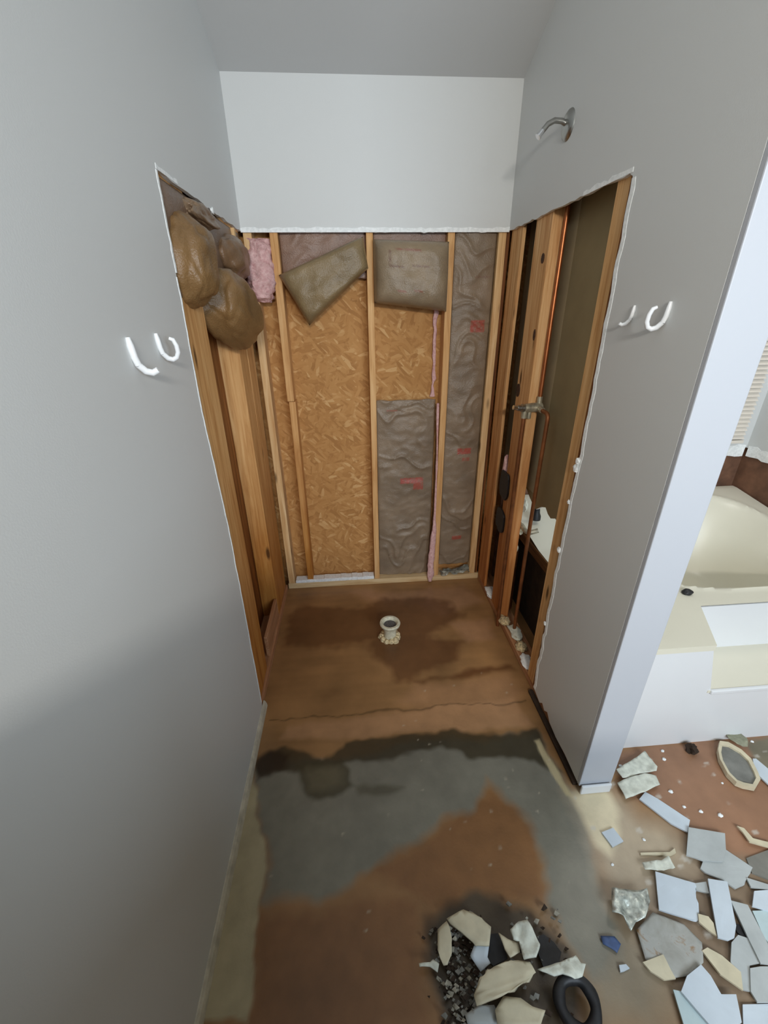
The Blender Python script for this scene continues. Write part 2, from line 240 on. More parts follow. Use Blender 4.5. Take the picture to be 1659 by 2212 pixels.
M_wall = paint('painted_wall', (.66, .675, .67))
M_ceil = paint('painted_ceiling', (.56, .57, .57), .8, .1)
M_gyp = plain('torn_gypsum', S(240, 244, 244), .9, 0, .06, 90, .5)
M_jamb = paint('jamb_paint', (.50, .52, .56), .45)
M_base = plain('old_base_paint', S(196, 190, 172), .6, 0, .12, 25, .2)
M_wood = wood('stud_pine', S(220, 174, 118), S(190, 138, 84), S(238, 200, 148))
M_wood2 = wood('stud_pine_pale', S(226, 190, 140), S(200, 154, 102), S(244, 216, 172), seed=3)
M_woodw = wood('stud_pine_wet_foot', S(220, 172, 114), S(190, 136, 80), S(238, 198, 142), stain=(.65, 1.5, (.66, .48, .24)), seed=2)
M_woodd = wood('stud_dark', S(120, 72, 34), S(78, 44, 20), S(150, 98, 52), seed=5)  # dark wood tone; on the cut-edge strip it paints shade
M_woodr = wood('stud_pine_spotted', S(222, 174, 120), S(186, 130, 78), S(242, 208, 158), stain=(.75, 1.75, (.72, .50, .34)), seed=6)
M_plate = wood('plate_pale', S(222, 196, 152), S(196, 160, 112), S(236, 216, 178), sx=(3, 55, 55), knots=False)
M_platep = wood('plate_pinkish', S(176, 128, 92), S(140, 94, 60), S(200, 156, 120), sx=(55, 3, 55), knots=False)
M_osb = osb('oriented_strand_board')
M_osbd = osb('oriented_strand_board_damp', (.82, .74, .62))
M_side = wood('left_sheathing_wood', S(150, 98, 50), S(110, 66, 30), S(180, 126, 74), stain=(.65, 1.5, (.68, .52, .30)), seed=1)
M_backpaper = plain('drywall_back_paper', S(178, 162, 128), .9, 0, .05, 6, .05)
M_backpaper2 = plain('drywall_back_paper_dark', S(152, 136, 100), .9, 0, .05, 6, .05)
M_copper = plain('copper', S(178, 112, 72), .38, .9, .12, 20, .05)
M_copperd = plain('copper_dull', S(134, 84, 50), .5, .6, .15, 20, .05)
M_chrome = plain('chrome', (.75, .76, .78), .12, 1, .02, 20, 0)
M_nickel = plain('brushed_nickel', (.42, .42, .40), .3, 1, .04, 40, 0)
M_brass = plain('brass_body', S(176, 170, 150), .4, .6, .2, 40, .1)
M_plastic = plain('white_plastic', (.86, .88, .90), .3, 0, .01, 20, 0)
M_black = plain('black_rubber', (.012, .012, .014), .5, 0, .2, 60, .3)
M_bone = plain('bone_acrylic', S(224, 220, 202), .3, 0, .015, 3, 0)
M_tubcool = plain('acrylic_cool_lit', S(226, 228, 230), .3, 0, .01, 3, 0)  # same tub plastic as bone, with cool window light put into its colour
M_pvc = plain('aged_pvc', S(214, 208, 184), .55, 0, .1, 60, .4)
M_foam = plain('crusty_foam', S(206, 186, 146), .95, 0, .3, 120, 1)
M_mesh = plain('grey_mesh', S(92, 88, 88), .7, 0, .5, 300, 1)
M_white = plain('white_board', S(200, 210, 218), .55, 0, .03, 12, .05)
M_grey = plain('grey_board', S(178, 183, 182), .6, 0, .05, 14, .08)
M_cream = plain('cream_board', S(206, 196, 168), .6, 0, .06, 20, .1)
M_paper = plain('crumpled_paper', S(212, 214, 200), .8, 0, .08, 50, .8)
M_teal = plain('pale_teal_plastic', S(186, 204, 206), .4, 0, .04, 14, .05)
M_blue = plain('blue_tape', S(72, 92, 132), .6, 0, .1, 40, .2)
M_foil = plain('crumpled_foil', S(190, 194, 184), .35, .5, .3, 45, 1)
M_dgrey = plain('dark_grey_board', S(122, 120, 112), .7, 0, .06, 20, .1)
M_rubl = plain('pale_rubble', S(160, 154, 138), .8, 0, .2, 60, .3)
M_rag = plain('grey_green_rag', S(150, 150, 128), .95, 0, .12, 60, .5)
M_knot = plain('dark_knot', S(70, 44, 28), .8, 0, .3, 60, .2)
M_brick = plain('dark_void_board', S(52, 38, 26), .9, 0, .2, 20, .2)
M_deckwood = wood('tub_frame_wood', S(104, 74, 44), S(64, 42, 24), S(140, 104, 64), sx=(55, 3, 55))
M_blind = plain('blind_slats', S(226, 218, 206), .5, 0, .02, 10, 0)
def pinkm():
    t = NT('pink_fiberglass'); n1 = t.noise(t.pos, 60, 6, .7); t.col(t.ramp(n1, [(.3, S(206, 150, 150)), (.7, S(250, 214, 210))]))
    t.bump(n1, .8, .01); return t.set(.98, 0, .1)
M_pink = pinkm()
def greysheet():
    t = NT('stained_grey_sheet'); n1 = t.noise(t.pos, 16, 4, .6, .5)
    t.col(t.ramp(n1, [(.3, S(150, 148, 138)), (.6, S(172, 172, 166)), (.68, S(150, 120, 86))])); t.bump(n1, .2, .004); return t.set(.6)
M_gsheet = greysheet()
def attr_mat(name, attr, rough, bscale, bstr, wear=.12, spec=.5, dist=.004):
    t = NT(name); a = t.n('ShaderNodeVertexColor'); a.layer_name = attr
    n1 = t.noise(t.pos, bscale, 5, .6); n2 = t.noise(t.pos, bscale*7, 3)
    c = t.mix(n1, t.mix(1, a.outputs[0], (1-wear,)*3, 'MULTIPLY'), t.mix(1, a.outputs[0], (1+wear,)*3, 'MULTIPLY'))
    t.col(c); mm = t.n('ShaderNodeMath', operation='ADD'); t.link(n1, mm.inputs[0]); t.link(n2, mm.inputs[1])
    t.bump(mm.outputs[0], bstr, dist); return t.set(rough, 0, spec)
M_floor = attr_mat('wet_subfloor', 'tone', .36, 14, .12, .16, .45)
M_kraft = attr_mat('kraft_facing', 'tone', .36, 26, .5, .14, .45)
def vcol(o, fn):
    me = o.data; ca = me.color_attributes.new('tone', 'FLOAT_COLOR', 'POINT')
    mw = Vector(o.location) if o.parent is None else Vector(o.parent.location)
    buf = np.empty(len(me.vertices)*4, 'f4')
    for i, v in enumerate(me.vertices):
        c = fn(v.co+mw); buf[4*i:4*i+4] = (c[0], c[1], c[2], 1)
    ca.data.foreach_set('color', buf)

# ------------------------------------------------------------------ floor
def build_floor():
    xs = np.concatenate([np.linspace(-.12, 0, 3), np.arange(.006, 1.35, .006), np.arange(1.36, 2.2, .010), np.arange(2.3, 2.95, .2)])
    ys = np.concatenate([np.arange(-1.75, .2, .25), np.arange(.25, 1.34, .006), np.arange(1.345, 2.40, .009)])
    X, Y = np.meshgrid(xs, ys, indexing='ij'); nx, ny = X.shape
    wx = np.array([[mnoise.noise((x*7, y*7, 3.1))*.022+mnoise.noise((x*26, y*26, 8))*.009 for y in ys] for x in xs])
    wy = np.array([[mnoise.noise((x*7, y*7, 13.7))*.022+mnoise.noise((x*26, y*26, 5))*.009 for y in ys] for x in xs])
    PX, PY = X+wx, Y+wy
    def mask(poly, soft, warp=1.0):
        A = X+wx*warp; B = Y+wy*warp
        p = np.array(poly); d = np.full(A.shape, 9.); ins = np.zeros(A.shape, bool)
        for i in range(len(p)):
            a, b = p[i], p[(i+1)%len(p)]; e = b-a; L2 = max(e@e, 1e-12)
            t = np.clip(((A-a[0])*e[0]+(B-a[1])*e[1])/L2, 0, 1)
            d = np.minimum(d, np.hypot(A-a[0]-t*e[0], B-a[1]-t*e[1]))
            c = ((a[1] > B) != (b[1] > B)) & (A < (b[0]-a[0])*(B-a[1])/((b[1]-a[1]) or 1e-12)+a[0]); ins ^= c
        sd = np.where(ins, d, -d); return np.clip(sd/soft+.5, 0, 1)[..., None]
    N = lambda s, z: np.array([[mnoise.fractal((x*s, y*s, z), 1.0, 2.0, 3) for y in ys] for x in xs])[..., None]
    n1 = N(5, 1.); n2 = N(18, 4.)
    grain = np.array([[mnoise.noise((x*3.2, y*34, 2.2)) for y in ys] for x in xs])[..., None]
    col = np.ones(X.shape+(3,))*np.array(S(150, 112, 72)); col = col*(1+.28*n1+.14*grain)
    F = FLOOR_MARKS
    g = np.clip((X-1.15)/.15, 0, 1)*np.clip((.80-Y)/.12, 0, 1); g = g[..., None]*.85; col = col*(1-g)+np.array(S(128, 112, 94))*(1+.25*n2+.2*n1)*g
    def lay(key, rgb, soft=.02, op=1., warp=1., tex=.12):
        nonlocal col
        m = mask(F[key], soft, warp)*op; col = col*(1-m)+(np.array(S(*rgb))*(1+tex*n1+tex*.8*n2))*m
    lay('brownR', (150, 112, 86), .03)
    lay('greyR', (120, 112, 92), .02)
    # brown particle board past the vinyl, dusty towards the debris
    lay('dust', (140, 130, 110), .12, .85)
    lay('orange', (134, 94, 58), .05, 1, 1.5)
    lay('light', (168, 128, 96), .06, .7); lay('light2', (172, 130, 96), .04, .7); lay('light3', (162, 122, 86), .05, .8)
    lay('wetA', (96, 60, 34), .05, .75, 2.0); lay('wetB', (92, 54, 28), .03, .8)
    lay('stripe', (174, 132, 94), .025, .9)
    lay('greyA', (128, 124, 110), .035, 1, 1.4)
    lay('darkband', (60, 52, 34), .02, .9, 1.3)
    lay('oval1', (70, 64, 44), .02, .85); lay('oval1in', (104, 96, 74), .03, .9); lay('oval2', (74, 68, 48), .02, .6)
    lay('darkcorner', (46, 32, 16), .02, .9)
    lay('vinylR', (176, 160, 136), .10, .9); lay('vinylR2', (222, 208, 174), .03, .9, .4)
    lay('vinylL', (176, 164, 132), .012, 1, .7); lay('fillerR', (198, 182, 142), .008, .9, .5)
    lay('rot', (74, 64, 50), .03, .95, 1.2)
    # plywood seam and plaster specks
    seam = np.clip(1-np.abs(PY-(1.313-.0*X))/.006, 0, 1)[..., None]*((X > .03) & (X < 1.2))[..., None]
    col = col*(1-.55*seam)
    rs = random.Random(3)
    for _ in range(38):
        cx, cy, rr = rs.uniform(.1, 1.2), rs.uniform(.55, 1.5), rs.uniform(.002, .005)
        if cy > .9 and cx < .55: continue
        m = np.clip((rr-np.hypot(X-cx, (Y-cy)*1.3))/.004+.5, 0, 1)[..., None]*.55; col = col*(1-m)+np.array(S(196, 184, 160))*m
    for _ in range(45):
        cx, cy, rr = rs.uniform(1.2, 2.1), rs.uniform(.45, 1.03), rs.uniform(.004, .012)
        m = np.clip((rr-np.hypot(X-cx, (Y-cy)*1.3))/.005+.5, 0, 1)[..., None]*.6; col = col*(1-m)+np.array(S(206, 200, 188))*m
    col = np.clip(col, .004, 1)
    v = [(X[i, j], Y[i, j], 0) for i in range(nx) for j in range(ny)]
    fs = [(i*ny+j, (i+1)*ny+j, (i+1)*ny+j+1, i*ny+j+1) for i in range(nx-1) for j in range(ny-1)]
    me = bpy.data.meshes.new('floor'); me.from_pydata(v, [], fs); me.materials.append(M_floor)
    ca = me.color_attributes.new('tone', 'FLOAT_COLOR', 'POINT')
    buf = np.concatenate([col.reshape(-1, 3), np.ones((nx*ny, 1))], 1).astype('f4').ravel(); ca.data.foreach_set('color', buf)
    o = bpy.data.objects.new('floor', me); C.objects.link(o); struct(o)
build_floor()

# ------------------------------------------------------------------ walls
YB, XR, T = 2.283, 1.23, .013
rj = random.Random(11)
def jag(a, b, step, amp):
    a, b = np.array(a, float), np.array(b, float); L = np.hypot(*(b-a)); n = max(2, int(L/step)); out = []
    nrm = np.array([-(b-a)[1], (b-a)[0]])/L
    for i in range(n):
        q = a+(b-a)*i/n
        if i: q = q+nrm*rj.gauss(0, amp)
        out.append(tuple(q))
    return out
def ceil_z(y): return 2.478+.42*(YB-max(y, .3))
YR = .3          # ridge line where the slope levels off
ZT = 2.478+.42*(YB-YR)
def yzprism(name, poly, x0, x1, mats, parent=None):     # painted face at x0, raw gypsum on the cut edges
    v, fs = poly_prism([(x0, y, z) for y, z in poly], [(x1, y, z) for y, z in poly])
    mb = MB(); n = len(poly); mb.add(v, fs); mb.m = [0, 0]+[1]*n
    return mb.build(name, mats, parent)
# left wall: full height to the opening, a band above it
tl = [(2.283, 1.948)]+jag((2.283, 1.948), (1.372, 1.945), .03, .0022)[1:]
tl += [(1.372, 1.946), (1.356, 1.944)]
vl = jag((1.356, 1.944), (1.340, 1.35), .035, .002)+jag((1.340, 1.35), (1.374, .95), .035, .002)+jag((1.374, .95), (1.372, .55), .03, .003)+jag((1.372, .55), (1.362, .05), .035, .002)+[(1.362, 0)]
polyL = [(-1.7, 0), (-1.7, ZT), (YR, ZT), (2.283, 2.478)]+tl+vl
struct(yzprism('wall_left', polyL, 0, -T, [M_wall, M_gyp]))
# right wall of the alcove
tr = [(2.283, 1.95)]+jag((2.283, 1.95), (1.352, 1.944), .03, .002)[1:]+[(1.352, 1.944), (1.338, 1.936)]
vr = jag((1.336, 1.936), (1.325, 1.30), .03, .0025)+jag((1.325, 1.30), (1.336, .75), .03, .0035)+jag((1.336, .75), (1.334, .03), .03, .003)
br = [(1.334, .03), (1.29, .05), (1.262, .042), (1.24, .066), (1.215, .05), (1.19, .07), (1.16, .045), (1.10, .036), (1.02, .042), (.92, .034)]
ZJ = 2.478+.42*(YB-.92)
polyR = [(.92, ZJ), (2.283, 2.478)]+tr+vr+br[1:]
struct(yzprism('wall_right', polyR, XR, XR+T, [M_wall, M_gyp]))
# white torn-paper lip along the cut edges, part of the walls' edge
def lip(name, parentname, pts, axis, wid, off):
    pass
mb = MB(); bx = [(-.013, 1.958), (1.243, 1.958)]
top = [(-.0, 2.478), (1.23, 2.478)]
bot = jag((1.23, 1.946), (0.0, 1.948), .022, .0028)
poly = [(0, 2.478+.0), (1.23, 2.478)]+bot+[(0.0, 1.948)]
v, fs = poly_prism([(x, YB, z) for x, z in poly], [(x, YB+T, z) for x, z in poly]); mb.add(v, fs); mb.m = [0, 0]+[1]*len(poly)
struct(mb.build('wall_back', [M_wall, M_gyp]))
# strips of bare gypsum and torn paper that frame the opening
def edge_strip(name, pts_out, axis):
    mb = MB(); n = len(pts_out)
    for i in range(n-1):
        (a0, a1), (b0, b1) = pts_out[i]
        (c0, c1), (d0, d1) = pts_out[i+1]
        if axis == 'L': q = [(.0012, a0, a1), (.0012, b0, b1), (.0012, d0, d1), (.0012, c0, c1)]; back = [(-.002, p[1], p[2]) for p in q]
        elif axis == 'R': q = [(XR-.0012, a0, a1), (XR-.0012, b0, b1), (XR-.0012, d0, d1), (XR-.0012, c0, c1)]; back = [(XR+.002, p[1], p[2]) for p in q]
        else: q = [(a0, YB-.0012, a1), (b0, YB-.0012, b1), (d0, YB-.0012, d1), (c0, YB-.0012, c1)]; back = [(p[0], YB+.002, p[2]) for p in q]
        v, fs = poly_prism(q, back); mb.add(v, fs)
    return struct(mb.build(name, M_gyp))
edge_strip('trim_1', [((x, 1.944), (x, 1.962+rj.gauss(0, .0022))) for x in np.linspace(.0, 1.23, 60)], 'B')
edge_strip('trim_2', [((1.3565+rj.gauss(0, .001)-.0, z), (1.3565-.010+rj.gauss(0, .0012)+(0 if z > 1.35 else 0), z)) for z in np.linspace(1.944, 1.72, 14)], 'L')
def edge_at(vpts, z):
    for (y0, z0), (y1, z1) in zip(vpts, vpts[1:]):
        if min(z0, z1) <= z <= max(z0, z1) and z0 != z1: return y0+(y1-y0)*(z-z0)/(z1-z0)
    return vpts[-1][0]
edge_strip('trim_3', [((edge_at(vr, z)+.0, z), (edge_at(vr, z)-.017+rj.gauss(0, .0015), z)) for z in np.linspace(1.93, .06, 70)], 'R')
edge_strip('trim_4', [((edge_at(vl, z)+.0, z), (edge_at(vl, z)-.006+rj.gauss(0, .0010), z)) for z in np.linspace(1.71, .06, 60)], 'L')
edge_strip('trim_5', [((y, 1.944), (y, 1.944+.012+rj.gauss(0, .002))) for y in np.linspace(1.338, 1.60, 14)], 'R')
edge_strip('trim_6', [((y, 1.946), (y, 1.946+.010+rj.gauss(0, .002))) for y in np.linspace(1.352, 1.50, 9)], 'L')
# the wall's end (white jamb), its tub-side face and the small base block
mb = MB(); mb.box(XR, 1.354, .904, .9202, .03, ZJ)
struct(mb.build('trim_7', M_jamb, bevel=.003))
mb = MB(); mb.box(XR+.004, 1.348, .890, .8995, .0, .045); struct(mb.build('baseboard_right', M_tubcool, bevel=.004))
mb = MB(); mb.box(1.332, 1.345, .9205, 1.36, 0, 2.8); struct(mb.build('wall_partition', M_wall))
# far side drywall of the plumbing wall, seen from behind through the bay, with a ragged hole above the tub end
hole = [(2.30, .70), (2.038, .773), (1.977, .785), (1.93, .79), (1.877, .762), (1.82, .74), (1.793, .737), (1.742, .773), (1.70, .79), (1.67, .771), (1.638, .764), (1.598, .783), (1.56, .775), (1.36, .76)]
poly = [(1.36, 2.8), (2.283, 2.478)]+hole
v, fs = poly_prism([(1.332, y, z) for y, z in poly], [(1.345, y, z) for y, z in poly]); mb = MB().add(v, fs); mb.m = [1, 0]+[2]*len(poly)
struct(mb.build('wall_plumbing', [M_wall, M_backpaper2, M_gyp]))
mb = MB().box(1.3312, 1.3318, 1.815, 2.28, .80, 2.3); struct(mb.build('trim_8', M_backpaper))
# back wall beyond (exterior side) over the tub alcove, with broken edge and exposed kraft band
mb = MB(); bt = jag((2.90, .845), (1.345, .845), .03, .004)+[(1.345, .845)]
poly = [(1.345, 2.478), (2.90, 2.478)]+bt
# window hole is simply covered by the closed blind in front
v, fs = poly_prism([(x, YB, z) for x, z in poly], [(x, YB+T, z) for x, z in poly]); mb.add(v, fs); mb.m = [0, 0]+[1]*len(poly)
struct(mb.build('wall_back.001', [M_wall, M_gyp]))
poly = [(y, z) for y, z in jag((2.283, .845), (.95, .83), .03, .004)]+[(1.05, ceil_z(1.05)), (2.283, 2.478)]
v, fs = poly_prism([(2.83, y, z) for y, z in poly], [(2.86, y, z) for y, z in poly]); mb = MB().add(v, fs); mb.m = [0, 0]+[1]*len(poly)
struct(mb.build('wall_far_right', [M_wall, M_gyp]))
# gypsum strips where the tile board was torn off
edge_strip_pts = [((x, .795+rj.gauss(0, .003)), (x, .862+rj.gauss(0, .004))) for x in np.linspace(1.36, 2.82, 60)]
edge_strip('trim_9', edge_strip_pts, 'B')
mb = MB()
ys_ = np.linspace(2.27, 1.2, 40); lo = [.80+rj.gauss(0, .003) for _ in ys_]; hi = [.862+rj.gauss(0, .004) for _ in ys_]
for i in range(39):
    q = [(2.828, ys_[i], lo[i]), (2.828, ys_[i], hi[i]), (2.828, ys_[i+1], hi[i+1]), (2.828, ys_[i+1], lo[i+1])]
    v, fs = poly_prism(q, [(2.832, p[1], p[2]) for p in q]); mb.add(v, fs)
struct(mb.build('trim_10', M_gyp))
mb = MB().box(1.35, 2.87, 2.30, 2.32, 0, .87).box(2.84, 2.87, .3, 2.30, 0, .86)
struct(mb.build('wall_tub_backing', plain('exposed_brown_backing', S(116, 82, 62), .8, 0, .2, 9, .3)))
mb = MB().box(2.83, 2.87, -1.7, 1.049, 0, ZT); struct(mb.build('wall_far_right.001', paint('olive_bounce_cut', S(98, 90, 66))))  # unseen wall, painted dark to cut bounce onto the lower left
# room behind the camera
mb = MB(); X0, X1, Z0, Z1 = 1.0, 2.5, 1.05, 2.35
for a in ((-.02, X0, 0, ZT), (X1, 2.9, 0, ZT), (X0, X1, 0, Z0), (X0, X1, Z1, ZT)): mb.box(a[0], a[1], -1.72, -1.6, a[2], a[3])
struct(mb.build('wall_rear', paint('rear_wall_paint', S(130, 114, 92))))
wf = MB()
for a in ((X0, X0+.05, Z0, Z1), (X1-.05, X1, Z0, Z1), (X0, X1, Z0, Z0+.05), (X0, X1, Z1-.05, Z1), (1.73, 1.77, Z0, Z1)): wf.box(a[0], a[1], -1.69, -1.64, a[2], a[3])
struct(wf.build('window_2', M_jamb))
# unseen low partition, added to keep light off the lower left
struct(MB().box(0.0, .58, -.40, -.28, 0, 1.52).box(.58, 1.04, -.40, -.28, 0, 1.20).build('wall_added_blocker', paint('added_blocker_paint', S(84, 76, 52))))
# ceiling: slopes up from the alcove, level above the camera
mb = MB(); v, fs = poly_prism([(-.12, 2.42, 2.42), (-.12, YR, ZT), (-.12, -1.75, ZT), (-.12, -1.75, ZT+.05), (-.12, YR, ZT+.05), (-.12, 2.42, 2.48)],
    [(2.95, 2.42, 2.42), (2.95, YR, ZT), (2.95, -1.75, ZT), (2.95, -1.75, ZT+.05), (2.95, YR, ZT+.05), (2.95, 2.42, 2.48)])
struct(mb.add(v, fs).build('ceiling', M_ceil))
# left shoe moulding along the floor
mb = MB(); prof = [(0, 0), (.014, 0), (.013, .012), (.009, .026), (.003, .034), (0, .035)]
v, fs = poly_prism([(x, -1.6, z) for x, z in prof], [(x, 1.392, z) for x, z in prof]); struct(mb.add(v, fs).build('baseboard_left', M_base))

# ------------------------------------------------------------------ sheathing and framing
def board(name, label, cat, x0, x1, y0, y1, z0, z1, mat, bev=.003, group=None, lean=0):
    mb = MB(); nz = max(2, int((z1-z0)/.12)); v = []; fs = []
    sd = rj.random()*50
    for k in range(nz+1):
        z = z0+(z1-z0)*k/nz
        dx = mnoise.noise((sd, z*1.2, 0))*.0025; dy = mnoise.noise((sd, 5, z*1.2))*.0025
        v += [(x0+dx, y0+dy, z), (x1+dx, y0+dy, z), (x1+dx, y1+dy, z), (x0+dx, y1+dy, z)]
    for k in range(nz):
        for j in range(4): fs.append((k*4+j, k*4+(j+1)%4, k*4+4+(j+1)%4, k*4+4+j))
    fs += [(3, 2, 1, 0), tuple(nz*4+j for j in range(4))]
    o = mb.add(v, fs).build(name, mat, bevel=bev)
    return tag(o, label, cat, group)
ZS = 2.40; ZP = .038
SF = YB+T                                     # stud face plane of the back wall
mb = MB().box(-.115, 2.9, SF+.089, SF+.10, 0.0, 2.43)
tag(mb.build('sheathing_board', M_osb), 'golden brown strand board sheathing behind the back wall studs', 'board')
mb = MB().box(-.116, -.104, 1.30, 2.385, 0, 2.43)
tag(mb.build('sheathing_board', M_side), 'orange brown sheathing behind the left wall studs', 'board')
G = None
board('wall_stud', 'narrow back wall stud nearest the left corner', 'stud', .004, .042, SF, SF+.088, ZP, ZS, M_wood2)
board('wall_stud', 'back wall stud between the pink insulation and the diagonal folded batt', 'stud', .128, .162, SF, SF+.086, ZP, 1.19, M_woodw)
board('wall_stud', 'upper piece of the second back wall stud, set left of its lower piece', 'stud', .122, .158, SF-.004, SF+.086, 1.192, ZS, M_wood)
board('wall_stud', 'back wall stud in the middle, left of the grey brown kraft sheet', 'stud', .560, .592, SF, SF+.088, ZP, ZS, M_wood)
board('wall_stud', 'back wall stud right of the square folded batt, above the pink strip', 'stud', .944, .978, SF, SF+.088, ZP, ZS, M_wood)
board('wall_stud', 'pale narrow stud in the back right corner', 'stud', 1.186, 1.224, SF, SF+.088, ZP, ZS, M_wood2)
mb = MB().box(-.0, 1.25, SF-.006, SF+.088, 0, ZP); tag(mb.build('bottom_plate', M_plate, bevel=.003), 'pale wooden bottom plate along the foot of the back wall', 'plate')
mb = MB()
for i in range(14):
    x0 = .05+i*.036; mb.box(x0, x0+.037, SF-.004+rj.uniform(-.001, .001), SF+.05, ZP, ZP+.022+rj.uniform(-.003, .003))
tag(mb.build('caulk_strip', M_gyp, bevel=.003), 'white caulk-like strip on the left half of the back bottom plate', 'strip')
# left wall
board('wall_stud', 'wide orange stud directly behind the cut edge of the left wall', 'stud', -.102, -.013, 1.376, 1.48, ZP, ZS, M_woodw)
board('wall_stud', 'second board doubled against the first left wall stud', 'stud', -.100, -.015, 1.482, 1.585, ZP, ZS, M_woodw)
board('wall_stud', 'broad board standing at mid depth of the left wall framing', 'stud', -.103, -.013, 1.985, 2.13, ZP, ZS, M_woodw)
board('wall_stud', 'broad board of the left wall touching the back left corner', 'stud', -.101, -.014, 2.134, 2.281, ZP, ZS, M_woodw)
mb = MB().box(-.103, -.004, 1.37, 2.285, 0, ZP); tag(mb.build('bottom_plate', M_platep, bevel=.003), 'pinkish brown bottom plate along the foot of the left wall', 'plate')
mb = MB().box(-.030, -.012, 1.66, 1.975, ZP, .16); tag(mb.build('blocking_board', M_platep, bevel=.003), 'low pinkish blocking board between the left wall studs at the floor', 'board')
# right wall
board('wall_stud', 'wide orange stud of the right wall closest to the back corner', 'stud', 1.243, 1.259, 2.142, 2.283, ZP, ZS, M_woodr)
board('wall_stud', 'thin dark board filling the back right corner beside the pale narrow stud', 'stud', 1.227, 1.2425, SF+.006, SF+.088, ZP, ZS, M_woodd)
ks = board('wall_stud', 'broad knotty stud of the right wall behind the chrome valve', 'stud', 1.243, 1.290, 1.843, 1.998, ZP, ZS, M_woodr)
for (ky, kz, ka, kb_) in ((1.975, 1.275, .022, .030), (1.885, 1.80, .014, .018), (1.87, 1.52, .010, .022)):
    q = [(ky+ka*math.cos(a*.5236), kz+kb_*math.sin(a*.5236)) for a in range(12)]
    v, fs = poly_prism([(1.2405, y, z) for y, z in q], [(1.246, y, z) for y, z in q]); MB().add(v, fs).build('knot', M_knot, ks)
board('wall_stud', 'orange stud directly behind the cut edge of the right wall', 'stud', 1.2435, 1.331, 1.366, 1.43, ZP, ZS, M_wood)
board('wall_stud', 'dark stud strip painted as shade against the cut drywall edge at right', 'stud', 1.2435, 1.331, 1.330, 1.364, 0.04, ZS, M_woodd)  # shade behind the drywall edge, put in as a dark-coloured strip
mb = MB().box(1.244, 1.33, .94, 2.283, 0, ZP); tag(mb.build('bottom_plate', M_platep, bevel=.003), 'grimy bottom plate along the foot of the right plumbing wall', 'plate')
mb = MB().box(1.222, 1.2425, .925, 1.36, 0, .016); tag(mb.build('floor_strip', M_brick, bevel=.004), 'dark rotten wood strip under the torn bottom of the right wall', 'strip')
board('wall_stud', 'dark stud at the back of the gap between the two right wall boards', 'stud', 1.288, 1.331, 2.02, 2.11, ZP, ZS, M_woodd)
# mildew knots as marks cut from thin felt: nail plates
for zc, yc, hz, lab in ((.79, 1.992, .075, 'black pad on the knotty right wall stud, upper of two'), (.585, 1.992, .065, 'black pad on the knotty right wall stud, lower of two')):
    pts = []
    for k in range(16):
        a = 2*math.pi*k/16; pts.append((yc+.060*math.copysign(abs(math.cos(a))**.6, math.cos(a))+rj.gauss(0, .002), zc+hz*math.copysign(abs(math.sin(a))**.6, math.sin(a))+rj.gauss(0, .003)))
    v, fs = poly_prism([(1.2325, y, z) for y, z in pts], [(1.2428, y, z) for y, z in pts]); tag(MB().add(v, fs).build('black_pad', M_black, bevel=.002), lab, 'pad')

# ------------------------------------------------------------------ kraft facings and batts
KB = S(136, 118, 98)
def kraft_col(marks, base=KB):
    def fn(p):
        a = p.x; b = p.z; n = mnoise.fractal((p.x*7, p.y*7, p.z*9), 1, 2, 3)
        c = [base[i]*(1+.22*n) for i in range(3)]
        for (mx, mz, hx, hz, rgb, op) in marks:
            if abs(a-mx) < hx and abs(b-mz) < hz:
                k = op*(.55+.45*(mnoise.noise((a*60, b*60, 1)) > -.15))
                c = [c[i]*(1-k)+rgb[i]*k for i in range(3)]
        return c
    return fn
RED = S(176, 60, 52)
def kraft_sheet(label, x0, x1, z0, z1, y, wr, marks, seed, cuts=None, base=KB, parent=None, name='kraft_facing'):
    nx, nz = int((x1-x0)/.006), int((z1-z0)/.007); mb = MB(); v = []; fs = []
    for i in range(nx+1):
        for j in range(nz+1):
            x = x0+(x1-x0)*i/nx; z = z0+(z1-z0)*j/nz; e = math.sin(math.pi*i/nx)**.5 if 0 < i < nx else 0
            h = mnoise.fractal((x*6+seed, z*10, seed), 1, 2, 3); wz = mnoise.fractal((x*5+seed, z*4, 9+seed), 1, 2, 2)*1.6
            rid = 1-abs(mnoise.noise((x*2.5+seed, z*8+wz, 3.3)))*3.2
            h2 = max(0, rid)**2.2 - .5*abs(mnoise.noise((x*14+seed, z*19, 7)))
            zz = z
            if j == nz and cuts: zz += mnoise.noise((x*20, seed, 0))*.006
            if j == 0: zz += abs(mnoise.noise((x*20, seed, 4)))*.02
            v.append((x, y-.012*e-wr*(h*.5+h2*.9)*(.3+.7*e), zz))
    for i in range(nx):
        for j in range(nz): fs.append((i*(nz+1)+j, (i+1)*(nz+1)+j, (i+1)*(nz+1)+j+1, i*(nz+1)+j+1))
    mb.add(v, fs); o = mb.build(name, M_kraft, parent, smooth=True, sharp=80, fix=False)
    s = o.modifiers.new('thickness', 'SOLIDIFY'); s.thickness = .002
    vcol(o, kraft_col(marks, base)); return o
